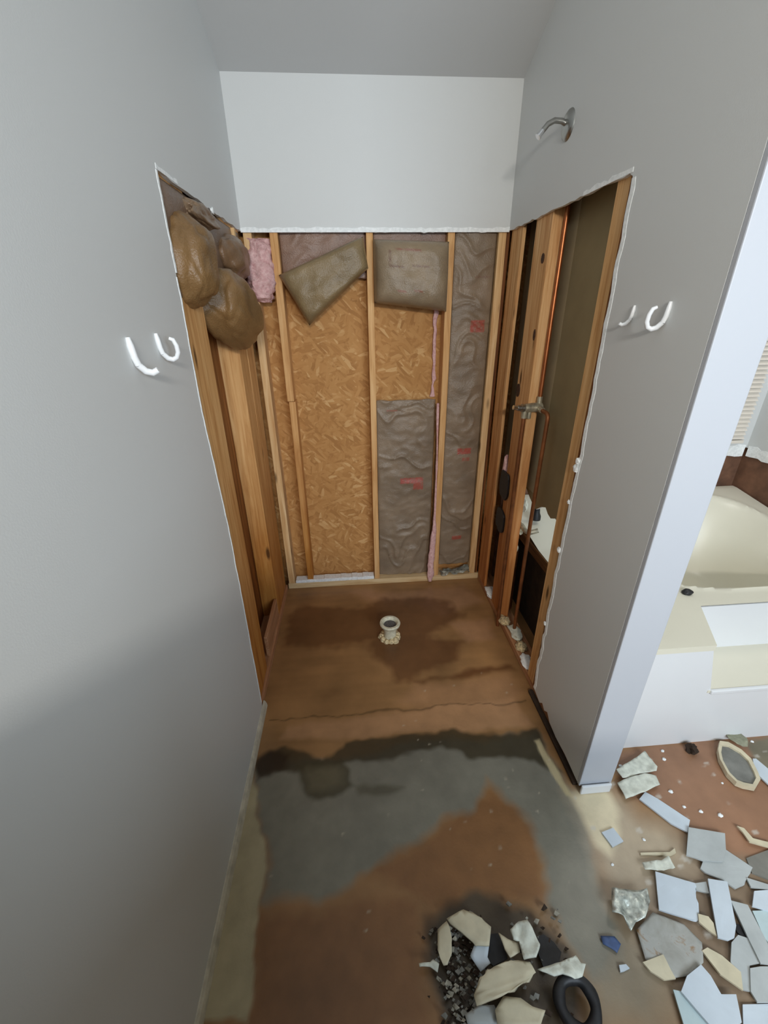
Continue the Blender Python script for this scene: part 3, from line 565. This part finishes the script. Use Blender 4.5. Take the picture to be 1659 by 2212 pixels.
def batt_block(name, mat, corners, yb, Tk, parent, seed, mode='xz', n=36, pw=5, wr=.006, marks=None, base=KB, solid=True):
    """rounded pillow between four corners (TL,TR,BR,BL) given as 3D points on the back plane, bulging along nrm"""
    TL, TR, BR, BL = [Vector(c) for c in corners]
    nrm = (TR-TL).cross(BL-TL).normalized()*(-1)
    nrm = nrm if nrm.dot(Vector((.457, 0, 1.62))-TL) > 0 else -nrm
    v = []; fs = []
    def prof(t): return max(0, 1-abs(2*t-1)**pw)**(.5)
    for i in range(n+1):
        for j in range(n+1):
            s_, t_ = i/n, j/n
            P = TL.lerp(TR, s_).lerp(BL.lerp(BR, s_), t_)
            k = prof(s_)*prof(t_)
            w_ = mnoise.fractal((P.x*9+seed, P.y*9, P.z*9), 1, 2, 3)*wr*4*k
            v.append(P+nrm*(Tk*k+w_))
    N1 = n+1
    for i in range(n):
        for j in range(n): fs.append((i*N1+j, (i+1)*N1+j, (i+1)*N1+j+1, i*N1+j+1))
    m = len(v)
    ring = [(i, 0) for i in range(n)]+[(n, j) for j in range(n)]+[(i, n) for i in range(n, 0, -1)]+[(0, j) for j in range(n, 0, -1)]
    for (i, j) in ring:
        p = Vector(v[i*N1+j]); v.append(p-nrm*.008)
    R_ = len(ring)
    for k in range(R_):
        a = ring[k]; b = ring[(k+1)%R_]; fs.append((a[0]*N1+a[1], b[0]*N1+b[1], m+(k+1)%R_, m+k))
    fs.append(tuple(m+k for k in range(R_)))
    o = MB().add(v, fs).build(name, mat, parent, smooth=True, sharp=75)
    if mat is M_kraft: vcol(o, kraft_col(marks or [], base))
    return o
# bay right of the middle stud: lower sheet
k1 = kraft_sheet('', .594, .925, .035, 1.176, 2.345, .014, [(.80, .70, .07, .018, RED, .7), (.84, .66, .03, .02, RED, .6), (.68, 1.12, .03, .002, RED, .4)], 2.0, cuts=True)
tag(k1, 'wrinkled grey brown kraft insulation facing filling the lower half of the centre right bay', 'insulation')
k2 = kraft_sheet('', .980, 1.184, .11, ZS-.42, 2.318, .011, [(1.12, 1.545, .035, .028, RED, .65), (1.13, 1.62, .05, .002, RED, .5), (1.10, .88, .04, .02, RED, .7), (1.11, .83, .02, .01, RED, .5), (1.09, .31, .03, .012, RED, .6), (1.13, 1.85, .04, .003, S(120, 80, 70), .5), (1.13, 1.76, .04, .003, S(120, 80, 70), .5)], 5.0)
tag(k2, 'tall kraft insulation facing in the rightmost back wall bay', 'insulation')
k3 = kraft_sheet('', .160, .560, 1.76, 2.05, 2.335, .010, [], 8.0, base=S(140, 112, 96)); tag(k3, 'kraft facing tucked up behind the diagonal folded batt', 'insulation')
k4 = kraft_sheet('', .594, .944, 1.80, 2.05, 2.335, .010, [], 9.0, base=S(140, 112, 96)); tag(k4, 'kraft facing tucked up behind the square folded batt', 'insulation')
# diagonal batt
b = empty('insulation_batt', (.36, 2.24, 1.556), 'kraft faced insulation batt folded down diagonally, pointed corner hanging at lower left', 'insulation')
kb = S(134, 114, 82)
batt_block('facing', M_kraft, [(.150, 2.262, 1.775), (.545, 2.262, 1.925), (.566, 2.262, 1.800), (.272, 2.262, 1.560)], 0, .075, b, 3.0, pw=9, marks=[], base=kb, wr=.003)
batt_block('fiberglass', M_pink, [(.170, 2.275, 1.782), (.545, 2.275, 1.918), (.560, 2.275, 1.812), (.278, 2.275, 1.585)], 0, .006, b, 4.0)
# square batt
b = empty('insulation_batt', (.765, 2.26, 1.62), 'boxy kraft faced insulation batt folded over between the two centre studs', 'insulation')
batt_block('facing', M_kraft, [(.592, 2.268, 1.915), (.944, 2.268, 1.905), (.946, 2.268, 1.612), (.592, 2.268, 1.655)], 0, .085, b, 13.0, pw=6, base=S(140, 122, 98), wr=.003,
    marks=[(.76, 1.865, .10, .0025, S(130, 70, 60), .7), (.76, 1.800, .10, .0025, S(110, 80, 66), .8), (.66, 1.83, .0025, .035, S(110, 80, 66), .8), (.86, 1.83, .0025, .035, S(110, 80, 66), .8), (.76, 1.70, .09, .002, S(140, 80, 66), .7)])
batt_block('fiberglass', M_pink, [(.60, 2.285, 1.88), (.93, 2.285, 1.875), (.93, 2.285, 1.66), (.60, 2.285, 1.69)], 0, .006, b, 14.0)
# pink tufts
def tuft(name, pts, rads, label, seed, amp=.012, parent=None, mat=None, cat='insulation'):
    mb = MB(); m = 22; pts = [Vector(p) for p in pts]; v = []; fs = []
    # resample
    P = []; Rr = []
    for i in range(len(pts)-1):
        for k in range(6): P.append(pts[i].lerp(pts[i+1], k/6)); Rr.append([rads[i][q]*(1-k/6)+rads[i+1][q]*k/6 for q in (0, 1)])
    P.append(pts[-1]); Rr.append(rads[-1])
    for i, p in enumerate(P):
        for k in range(m):
            a = 2*math.pi*k/m; d = Vector((math.cos(a)*Rr[i][0], math.sin(a)*Rr[i][1], 0))
            q = p+d; v.append(q+d.normalized()*mnoise.fractal((q.x*30+seed, q.y*30, q.z*30), 1, 2, 3)*amp)
    for i in range(len(P)-1): fs += [(i*m+k, i*m+(k+1)%m, (i+1)*m+(k+1)%m, (i+1)*m+k) for k in range(m)]
    fs += [tuple(range(m))[::-1], tuple(range((len(P)-1)*m, len(P)*m))]
    o = mb.add(v, fs).build(name, mat or M_pink, parent, smooth=True, sharp=70)
    return tag(o, label, cat) if label else o
tuft('insulation_tuft', [(.930, 2.30, 1.16), (.936, 2.288, .8), (.937, 2.284, .45), (.932, 2.28, .33), (.925, 2.276, .15), (.922, 2.272, .05), (.921, 2.272, .012)], [(.006, .008), (.006, .008), (.008, .01), (.017, .012), (.020, .014), (.021, .016), (.010, .008)], 'pale pink fiberglass strip hanging beside the stud down onto the back bottom plate', 1, .006)
tuft('insulation_tuft', [(.912, 2.375, 1.66), (.914, 2.372, 1.5), (.915, 2.372, 1.3), (.913, 2.374, 1.185)], [(.010, .008)]*4, 'faint pinkish fringe on the strand board below the square folded batt', 2, .010)
tuft('insulation_tuft', [(.064, 2.330, 1.925), (.064, 2.318, 1.87), (.064, 2.286, 1.79), (.066, 2.274, 1.72), (.070, 2.276, 1.68), (.075, 2.290, 1.662)], [(.056, .045), (.060, .050), (.062, .058), (.058, .060), (.048, .055), (.018, .02)], 'pink fiberglass tuft in the upper left corner bay', 3, .022)
tuft('insulation_tuft', [(1.0, 2.30, .050), (1.04, 2.292, .075), (1.10, 2.29, .07), (1.16, 2.295, .085), (1.19, 2.30, .05)], [(.01, .03), (.015, .035), (.015, .03), (.02, .03), (.006, .01)], 'crumpled grey plastic film bunched at the foot of the rightmost bay', 4, .03, mat=M_foil, cat='plastic')
# left wall bulges
def pillow(label, c, h, seed, base, amp=.16, rot=0):
    bm = bmesh.new(); bmesh.ops.create_icosphere(bm, subdivisions=5, radius=1)
    for vtx in bm.verts:
        p = vtx.co.normalized(); q = Vector([math.copysign(abs(t)**.82, t) for t in p])
        n1 = mnoise.fractal((p.x*1.3+seed, p.y*1.3, p.z*1.3), 1, 2, 2); rg = 1-abs(mnoise.noise((p.x*2.2+seed, p.y*2.2, p.z*1.6+seed)))*2
        k = 1+amp*n1-.05*max(0, rg)**3
        q = Vector((q.x*h[0]*k, q.y*h[1]*k, q.z*h[2]*k)); q = Matrix.Rotation(rot, 3, 'X') @ q
        vtx.co = q+Vector(c)
    v = [tuple(x.co) for x in bm.verts]; fs = [tuple(x.index for x in fc.verts) for fc in bm.faces]; bm.free()
    o = MB().add(v, fs).build('insulation_batt', M_kraft, smooth=True, sharp=180)
    vcol(o, kraft_col([], base)); return tag(o, label, 'insulation')
KL = S(128, 98, 62)
bk = empty('insulation_batt', (-.01, 1.82, 1.66), 'dusky kraft facing stretched over the left wall boards behind the bulges', 'insulation')
batt_block('facing', M_kraft, [(-.0125, 1.375, 1.94), (-.0125, 2.275, 1.94), (-.0125, 2.275, 1.70), (-.0125, 1.375, 1.66)], 0, .010, bk, 17.0, pw=8, base=S(118, 94, 76), wr=.0012)
tag(MB().box(-.004, .010, 2.10, 2.125, 1.84, 1.935).build('wood_splinter', M_wood2), 'short pale wood splinter poking out at the top of the left opening', 'splinter')
pillow('large glossy kraft bulge closest to the cut edge of the left wall', (-.008, 1.485, 1.755), (.080, .110, .120), 1.0, KL)
pillow('lowest kraft bulge sagging between the left wall boards', (.006, 1.865, 1.622), (.098, .235, .122), 4.3, KL, .16, -.25)
pillow('dusky kraft bulge above the sagging one, near the back left corner', (-.018, 2.05, 1.82), (.072, .18, .08), 7.7, S(122, 94, 68), .2)
pillow('crumpled kraft paper filling the top of the left wall opening', (.0, 1.68, 1.905), (.028, .15, .030), 9.1, S(128, 106, 84), .35)
# ------------------------------------------------------------------ plumbing
def cyl(p0, p1, rad, n=16): return ([p0, p1], rad, n)
e = empty('shower_valve', (1.27, 1.822, 1.17), 'tarnished shower valve body with chrome stem in the right wall', 'valve')
def pipe(pts, rad, mat, label, name='copper_pipe'):
    return tag(MB().tube(pts, rad, 14).build(name, mat, smooth=True), label, 'pipe')
def arc(pts, n=6):
    P = [Vector(p) for p in pts]; out = [P[0]]
    for i in range(1, len(P)-1):
        a = P[i]+(P[i-1]-P[i]).normalized()*min(.025, (P[i-1]-P[i]).length*.45); b = P[i]+(P[i+1]-P[i]).normalized()*min(.025, (P[i+1]-P[i]).length*.45)
        for k in range(n+1):
            t = k/n; out.append(a.lerp(P[i], t).lerp(P[i].lerp(b, t), t))
    out.append(P[-1]); return out
MB().tube([(1.218, 1.820, 1.224), (1.222, 1.820, 1.224), (1.262, 1.820, 1.226), (1.295, 1.820, 1.226), (1.300, 1.820, 1.226)], [.014, .019, .021, .021, .014], 18).tube([(1.284, 1.822, 1.238), (1.285, 1.823, 1.272)], .012).tube([(1.280, 1.80, 1.224), (1.280, 1.770, 1.223)], .013).tube([(1.245, 1.82, 1.21), (1.245, 1.82, 1.178)], .009).tube([(1.222, 1.82, 1.212), (1.222, 1.82, 1.18)], .013).build('valve_body', M_brass, e, True)
MB().tube([(1.218, 1.820, 1.224), (1.206, 1.820, 1.225), (1.204, 1.820, 1.225), (1.188, 1.820, 1.226)], [.018, .018, .013, .013], 18).build('cartridge', M_nickel, e, True)
MB().tube([(1.188, 1.820, 1.226), (1.168, 1.819, 1.229)], [.0115, .010], 16).build('stem', M_chrome, e, True)
pipe([(1.286, 1.823, 1.272), (1.286, 1.824, 1.6), (1.288, 1.825, 2.19)], .0085, M_copper, 'bright copper riser pipe running up from the shower valve')
pipe(arc([(1.280, 1.768, 1.222), (1.280, 1.708, 1.220), (1.280, 1.714, 1.0), (1.280, 1.720, .60), (1.280, 1.716, .039)]), .009, M_copperd, 'dull copper supply pipe dropping from the near end of the valve')
pipe([(1.222, 1.82, 1.182), (1.222, 1.822, .86), (1.224, 1.822, .40), (1.228, 1.820, .001)], .0095, M_copperd, 'dull copper supply pipe dropping straight down from the chrome end of the valve')
# tub drain and overflow seen through the hole
pipe(arc([(1.318, 1.96, .46), (1.316, 1.93, .44), (1.31, 1.91, .30), (1.31, 1.90, .06)]), .020, M_copperd, 'brown stained waste pipe under the tub end inside the wall')
pipe(arc([(1.30, 1.86, .62), (1.31, 1.80, .60), (1.36, 1.79, .62)]), .012, M_brass, 'short tarnished elbow pipe at the tub end inside the wall')
tag(MB().lathe([(.004, 0), (.020, .001), (.022, .02), (.010, .028), (.002, .03)], (1.29, 1.90, .46), 16, 'x').build('pipe_cap', M_pvc, smooth=True), 'round pale cap on the waste pipe below the tub hole', 'cap')
# black tub handle on the tub end
e = empty('tub_faucet', (1.43, 1.98, .585), 'black curved tub faucet seen through the hole in the right wall', 'faucet')
MB().lathe([(.026, 0), (.026, .02), (.018, .04), (.016, .06)], (1.43, 1.98, .585), 20).build('base', M_black, e, True)
MB().tube([(1.43, 1.98, .64), (1.432, 1.972, .70), (1.430, 1.99, .74), (1.424, 2.01, .765)], [.014, .010, .007, .004]).build('handle', M_black, e, True)
# shower arm
e = empty('shower_pipe', (1.23, 1.786, 2.177), 'brushed metal shower arm with round flange on the right wall', 'shower arm')
MB().lathe([(.044, 0), (.042, -.004), (.030, -.011), (.014, -.014)], (XR, 1.786, 2.177), 28, 'x').build('flange', M_nickel, e, True)
P = [(1.229, 1.786, 2.177), (1.205, 1.786, 2.187), (1.180, 1.785, 2.188), (1.158, 1.784, 2.178), (1.142, 1.783, 2.160)]
MB().tube(P, .0085, 14).build('arm', M_nickel, e, True)
MB().tube([P[-1], (1.131, 1.782, 2.147)], .0085, 14).tube([(1.131, 1.782, 2.147), (1.127, 1.782, 2.143)], .011, 14).build('connector', M_chrome, e, True)
# hooks
def hook(side, y, z, label, full=True, s=1.0, ty=.0):
    sx = 1 if side == 'L' else -1; bx = 0 if side == 'L' else XR
    e = empty('wall_hook', (bx, y, z-.055*s), label, 'hook')
    W_ = lambda d, dy, dz: (bx+sx*d*s, y+dy*s, z+dz*s)
    MB().tube([W_(.003, 0, .004), W_(.004, 0, -.01), W_(.005, .002, -.03), W_(.007, .006, -.044)], [.004*s, .0062*s, .0062*s, .0062*s], 10).build('stem', M_plastic, e, True)
    q = [W_(.007, .006, -.044), W_(.014, .014, -.056), W_(.024, .020, -.060), W_(.034, .022, -.055)]
    rr = [.0062*s, .0066*s, .0066*s, .006*s]
    if full: q += [W_(.040, .021, -.042), W_(.040, .018, -.026), W_(.036, .014, -.012), W_(.028, .010, -.008)]; rr += [.006*s, .0058*s, .0054*s, .004*s]
    MB().tube(q, rr, 10).build('hook_arm', M_plastic, e, True)
    return e
hook('L', .978, 1.573, 'white plastic hook stub farther from the opening on the left wall', False, 1.15)
hook('L', 1.122, 1.575, 'white curled plastic hook beside the opening edge on the left wall', True, .95)
hook('R', 1.062, 1.628, 'larger white curled plastic hook farther from the opening on the right wall', True, .95)
hook('R', 1.200, 1.622, 'small white plastic hook beside the opening edge on the right wall', False, .75)

# ------------------------------------------------------------------ shower drain
e = empty('drain_pipe', (.612, 1.78, 0), 'white pipe stub with flared rim standing out of the shower floor', 'drain')
MB().lathe([(.034, .0), (.034, .066), (.040, .078), (.053, .090), (.056, .102), (.053, .108), (.042, .108), (.036, .100), (.034, .092), (.033, .02)], (.612, 1.78, 0), 40).build('pipe', M_pvc, e, True)
MB().lathe([(.034, .0), (.034, .004), (.001, .006)], (.612, 1.78, .088), 30).build('strainer', M_mesh, e, True)
mb = MB()
for k in range(11):
    a = k*.571+.2; rr = .040+.006*rj.random(); cx, cy = .612+rr*math.cos(a), 1.78+rr*math.sin(a)
    bm = bmesh.new(); bmesh.ops.create_icosphere(bm, subdivisions=2, radius=.013+.008*rj.random())
    vs = [(x.co.x*1.1*(1+.3*mnoise.noise(x.co*90+Vector((k, 0, 0))))+cx, x.co.y*1.1+cy, max(0, x.co.z*1.1+.008)) for x in bm.verts]; fs = [tuple(q.index for q in fc.verts) for fc in bm.faces]; bm.free(); mb.add(vs, fs)
mb.build('foam_collar', M_foam, e, True)

# ------------------------------------------------------------------ lumps of plaster on the right bottom plate
def lump(name, label, c, r_, mat, cat, seed, sq=(1, 1, .6), amp=.45):
    bm = bmesh.new(); bmesh.ops.create_icosphere(bm, subdivisions=3, radius=1)
    vs = []
    for x in bm.verts:
        k = 1+amp*mnoise.fractal(x.co*1.6+Vector((seed, 0, 0)), 1, 2, 3); vs.append((c[0]+x.co.x*r_*k*sq[0], c[1]+x.co.y*r_*k*sq[1], c[2]+max(-r_*sq[2]*.6, x.co.z*r_*k*sq[2])+r_*sq[2]*.6))
    fs = [tuple(q.index for q in fc.verts) for fc in bm.faces]; bm.free()
    return tag(MB().add(vs, fs).build(name, mat, smooth=True, sharp=50), label, cat)
lump('plaster_lump', 'white plaster lump on the right bottom plate nearest the back corner', (1.262, 2.06, ZP), .03, M_gyp, 'plaster', 1, (1, 2.0, .5))
lump('plaster_lump', 'yellowish foam lump on the right bottom plate at the foot of the knotty stud', (1.255, 1.80, ZP), .026, M_foam, 'plaster', 2, (1, 1.5, .8))
lump('plaster_lump', 'whitish lump on the right bottom plate around the dull copper pipe', (1.282, 1.70, ZP), .032, M_paper, 'plaster', 3, (1, 1.8, .6))
lump('plaster_lump', 'pale lump on the right bottom plate at mid depth', (1.275, 1.60, ZP), .026, M_foam, 'plaster', 4, (1, 1.4, .6))
lump('plaster_lump', 'grey white smear of plaster on the right bottom plate nearest the cut edge', (1.268, 1.50, ZP), .026, M_gyp, 'plaster', 5, (1, 2.2, .4))
# small gypsum crumbs clinging to the cut edges
for k, (y, z, rr, lab) in enumerate(((1.326, 1.135, .011, 'white gypsum crumb stuck on the right cut edge, uppermost big one'), (1.330, 1.105, .014, 'largest white gypsum crumb on the right cut edge'), (1.336, .98, .007, 'tiny white gypsum crumb on the right cut edge at mid height'),
        (1.338, .775, .010, 'white gypsum crumb on the right cut edge below mid height'), (1.336, .42, .008, 'white gypsum crumb low on the right cut edge'))):
    lump('gypsum_crumb', lab, (XR-.003, y, z), rr, M_gyp, 'crumb', 20+k, (.5, 1, 1.2))
lump('gypsum_crumb', 'white gypsum crumb on the top cut edge of the left wall', (.002, 1.83, 1.935), .010, M_gyp, 'crumb', 31, (.5, 1.3, 1.2))
lump('insulation_tuft', 'small pale pink insulation scrap caught on the knotty right wall stud', (1.246, 2.03, .84), .022, M_pink, 'insulation', 41, (.5, .7, 3.0))
lump('insulation_tuft', 'whitish insulation wad by the pipes at the tub hole', (1.335, 1.95, .66), .04, M_paper, 'insulation', 42, (.6, 1, 1))
lump('plaster_lump', 'cream plaster blob below the white wad at the tub hole', (1.30, 1.88, .56), .028, M_pvc, 'plaster', 43, (.6, 1, 1))

# ------------------------------------------------------------------ tub alcove
tb = empty('bathtub', (2.1, 1.05, 0), 'bone coloured platform bathtub with front and step tinted as in cool light, right of the white jamb', 'bathtub')
XT0, XT1, DY = 1.358, 2.828, 1.262
def bz(x, y):
    cx, cy, hx, hy = 2.21, 1.79, .53, .43
    q = (abs((x-cx)/hx)**3.2+abs((y-cy)/hy)**3.2)**(1/3.2)
    rim = .53+.07*max(0, min(1, (y-1.75)/.5))
    if q >= 1: 
        return rim+.006*max(0, 1-(q-1)/.05)
    d = min(1, (1-q)/.55); d = d*d*(3-2*d); return rim-.38*d**.8
nx, ny = 90, 66; v = []; fs = []
for i in range(nx+1):
    for j in range(ny+1):
        x = XT0+(XT1-XT0)*i/nx; y = DY+(YB-.004-DY)*j/ny; v.append((x, y, bz(x, y)))
for i in range(nx):
    for j in range(ny): fs.append((i*(ny+1)+j, (i+1)*(ny+1)+j, (i+1)*(ny+1)+j+1, i*(ny+1)+j+1))
sh = MB().add(v, fs)
pl = [(XT0, 1.05), (1.718, 1.05), (1.826, DY), (XT0, DY)]
vv, ff = poly_prism([(x, y, .505) for x, y in pl], [(x, y, .53) for x, y in pl]); sh.add(vv, ff)
sh.box(2.55, XT1, 1.05, DY, .505, .53)
sh.box(1.762, 2.58, 1.05, DY+.0, .288, .300)
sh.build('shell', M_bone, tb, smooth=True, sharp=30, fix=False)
ap = MB(); pl2 = [(XT0, 1.052), (1.716, 1.052), (1.824, DY+.002), (XT0, DY+.002)]
pl3 = [(XT0, 1.052), (1.776, 1.052), (1.878, DY+.002), (XT0, DY+.002)]
vv, ff = poly_prism([(x, y, .29) for x, y in pl3], [(x, y, .505) for x, y in pl2]); ap.add(vv, ff); vv, ff = poly_prism([(x, y, 0) for x, y in pl3], [(x, y, .29) for x, y in pl3]); ap.add(vv, ff)
ap.box(1.776, XT1, 1.052, 1.056, 0, .288); ap.box(1.80, 2.6, DY, DY+.006, .29, .524); ap.box(2.552, XT1, 1.052, DY, 0, .505)
ap.build('apron', M_tubcool, tb)
MB().box(1.772, 2.55, 1.042, 1.056, .284, .303).build('step_lip', M_tubcool, tb, bevel=.004)
MB().box(1.352, 1.39, 1.37, 2.25, .47, .527).build('frame_beam', M_deckwood, tb, bevel=.003)
MB().box(1.40, 1.42, 1.27, 2.28, 0.0, .47).build('frame_board', M_brick, tb)
lump('black_stopper', 'small black rubber stopper on the tub deck beside the jamb', (1.83, 1.345, .53), .022, M_black, 'stopper', 50, (1, .8, .6), .2)
# window over the tub with its blind
wd = struct(MB().box(1.75, 2.77, YB-.012, YB-.002, .93, 2.0).build('window_1', M_jamb, bevel=.003))
bl = empty('window_blind', (2.26, YB-.03, .91), 'cream horizontal slat blind over the tub, lowered', 'blind')
sl = MB()
for k in range(43):
    z = .92+k*.0245; v = [(1.77, YB-.018, z+.010), (2.76, YB-.018, z+.010), (2.76, YB-.034, z-.010), (1.77, YB-.034, z-.010)]
    vv, ff = poly_prism(v, [(p[0], p[1]-.0012, p[2]+.001) for p in v]); sl.add(vv, ff)
sl.build('slats', M_blind, bl); MB().box(1.77, 2.76, YB-.045, YB-.014, 1.975, 2.01).build('head_rail', M_blind, bl); MB().box(1.77, 2.76, YB-.036, YB-.016, .886, .904).build('bottom_rail', M_blind, bl)

# ------------------------------------------------------------------ debris on the floor
MAT = dict(white=M_white, grey=M_grey, cream=M_cream, paper=M_paper, teal=M_teal, foil=M_foil, blue=M_blue, greysheet=M_gsheet, darkgrey=M_dgrey, rag=M_rag, black=M_black)
ROUGHT = {'paper': .010, 'foil': .014, 'rag': .010, 'greysheet': .004, 'blue': .002}
def shard(name, z, mat, label, cat, grp, poly, seed):
    """irregular flat fragment: outline triangulated, refined, slightly warped, with real thickness"""
    bm = bmesh.new(); vs = [bm.verts.new((x, y, 0)) for x, y in poly]; fc = bm.faces.new(vs)
    bmesh.ops.triangulate(bm, faces=[fc], ngon_method='EAR_CLIP')
    sub = 3 if mat in ROUGHT else 2
    for _ in range(sub):
        bmesh.ops.subdivide_edges(bm, edges=[e_ for e_ in bm.edges if e_.calc_length() > .012], cuts=1, use_grid_fill=True)
        bmesh.ops.triangulate(bm, faces=[q for q in bm.faces if len(q.verts) > 3])
    amp = ROUGHT.get(mat, .0012); th = .006 if mat not in ROUGHT else .002
    if cat == 'shard': amp = max(amp, .006); th = .006
    for x in bm.verts:
        n1 = mnoise.fractal((x.co.x*22+seed, x.co.y*22, seed), 1, 2, 2)
        x.co.z = z+amp*n1+amp
    me_v = [tuple(x.co) for x in bm.verts]; me_f = [tuple(q.index for q in fc.verts) for fc in bm.faces]
    bm.verts.index_update(); bm.verts.ensure_lookup_table()
    me_f = [tuple(q.index for q in fc.verts) for fc in bm.faces]; bm.free()
    o = MB().add(me_v, me_f).build(name, MAT[mat], smooth=(mat in ROUGHT or cat == 'shard'), sharp=60, fix=True)
    if o.data.polygons and sum(p.normal.z for p in o.data.polygons) < 0: o.data.flip_normals()
    s = o.modifiers.new('thickness', 'SOLIDIFY'); s.thickness = th; s.offset = -1
    return tag(o, label, cat, grp or None)
DEBRIS.append(('dark_chip', .006, 'black', 'small dark chip in the gap between the upright strip and the tilted strip', 'debris', '', [(1.492, .505), (1.508, .500), (1.514, .470), (1.496, .472), (1.488, .485)]))
for i, (name, z, mat, label, cat, grp, poly) in enumerate(DEBRIS): shard(name, z, mat, label, cat, grp, poly, i*3.7+1)
for i, (x, y, r_) in enumerate(CHIPS):
    o = lump('plaster_crumb', 'small whitish plaster crumb scattered on the brown floor near the tub', (x, y, 0), r_*.8, M_gyp, 'crumb', 60+i, (1, .8, .5)); o['group'] = 'plaster crumbs on the brown floor'
lump('dark_clod', 'dark crumpled clod on the floor against the tub apron', (1.762, 1.015, 0), .022, M_brick, 'clod', 81, (1, .9, .9), .6)
# octagonal ring with grey mesh centre
rp = [(1.89, 1.031), (1.92, 1.023), (1.945, .989), (1.951, .95), (1.931, .898), (1.917, .872), (1.874, .846), (1.839, .857), (1.82, .87), (1.814, .904), (1.83, .96), (1.854, .997)]
cx, cy = sum(p[0] for p in rp)/12, sum(p[1] for p in rp)/12
e = empty('vent_cover', (cx, cy, 0), 'oval grey disc with cream many-sided rim lying near the tub apron', 'cover')
mb = MB(); n = 12; inn = [(cx+(x-cx)*.80, cy+(y-cy)*.84) for x, y in rp]
for k in range(n):
    a, b_, c_, d_ = rp[k], rp[(k+1)%n], inn[(k+1)%n], inn[k]
    vv, ff = poly_prism([(*a, .004), (*b_, .004), (*c_, .004), (*d_, .004)], [(*a, .026), (*b_, .026), (*c_, .022), (*d_, .022)]); mb.add(vv, ff)
mb.build('rim', M_cream, e); vv, ff = poly_prism([(x, y, .004) for x, y in inn], [(x, y, .014) for x, y in inn]); MB().add(vv, ff).build('disc', plain('grey_disc', S(124, 124, 118), .6, 0, .15, 14, .2), e)
# black rubber ring
v = []; fs = []; R0, r1, nn, m_ = .044, .0145, 40, 14
for i in range(nn):
    a = 2*math.pi*i/nn; rr = R0*(1+.04*mnoise.noise((math.cos(a)*2, math.sin(a)*2, 4)))
    for j in range(m_):
        b_ = 2*math.pi*j/m_; q = rr+r1*math.cos(b_)*(1+.1*math.sin(5*a)); v.append((.958+q*math.cos(a), .384+q*math.sin(a), .036+r1*math.sin(b_)+.006*math.sin(a)))
for i in range(nn):
    for j in range(m_): fs.append((i*m_+j, ((i+1)%nn)*m_+j, ((i+1)%nn)*m_+(j+1)%m_, i*m_+(j+1)%m_))
tag(MB().add(v, fs).build('rubber_ring', M_black, smooth=True, sharp=180), 'black rubber ring lying at the bottom of the broken pile', 'ring')
# fine rubble round the broken rim
mb = MB(); rr_ = random.Random(5)
for k in range(420):
    a, b_ = rr_.uniform(.62, 1.0), rr_.uniform(.33, .60)
    if k < 330: a, b_ = rr_.gauss(.685, .03), rr_.uniform(.36, .56)
    s_ = rr_.uniform(.002, .007); z = rr_.uniform(0, .016)
    ps = [(a+s_*math.cos(t+rr_.uniform(-.5, .5))*1.4, b_+s_*math.sin(t+rr_.uniform(-.5, .5)), z+rr_.uniform(0, .006)) for t in (0, 1.6, 3.1, 4.7)]
    vv, ff = poly_prism(ps, [(p[0]*.98+a*.02, p[1], p[2]+s_*.8) for p in ps]); mb.add(vv, ff, rr_.choice((0, 0, 1, 1, 2)))
tag(mb.build('fine_rubble', [M_brick, M_dgrey, M_rubl]), 'fine dark and grey rubble around the broken cream rim', 'rubble', kind='stuff')
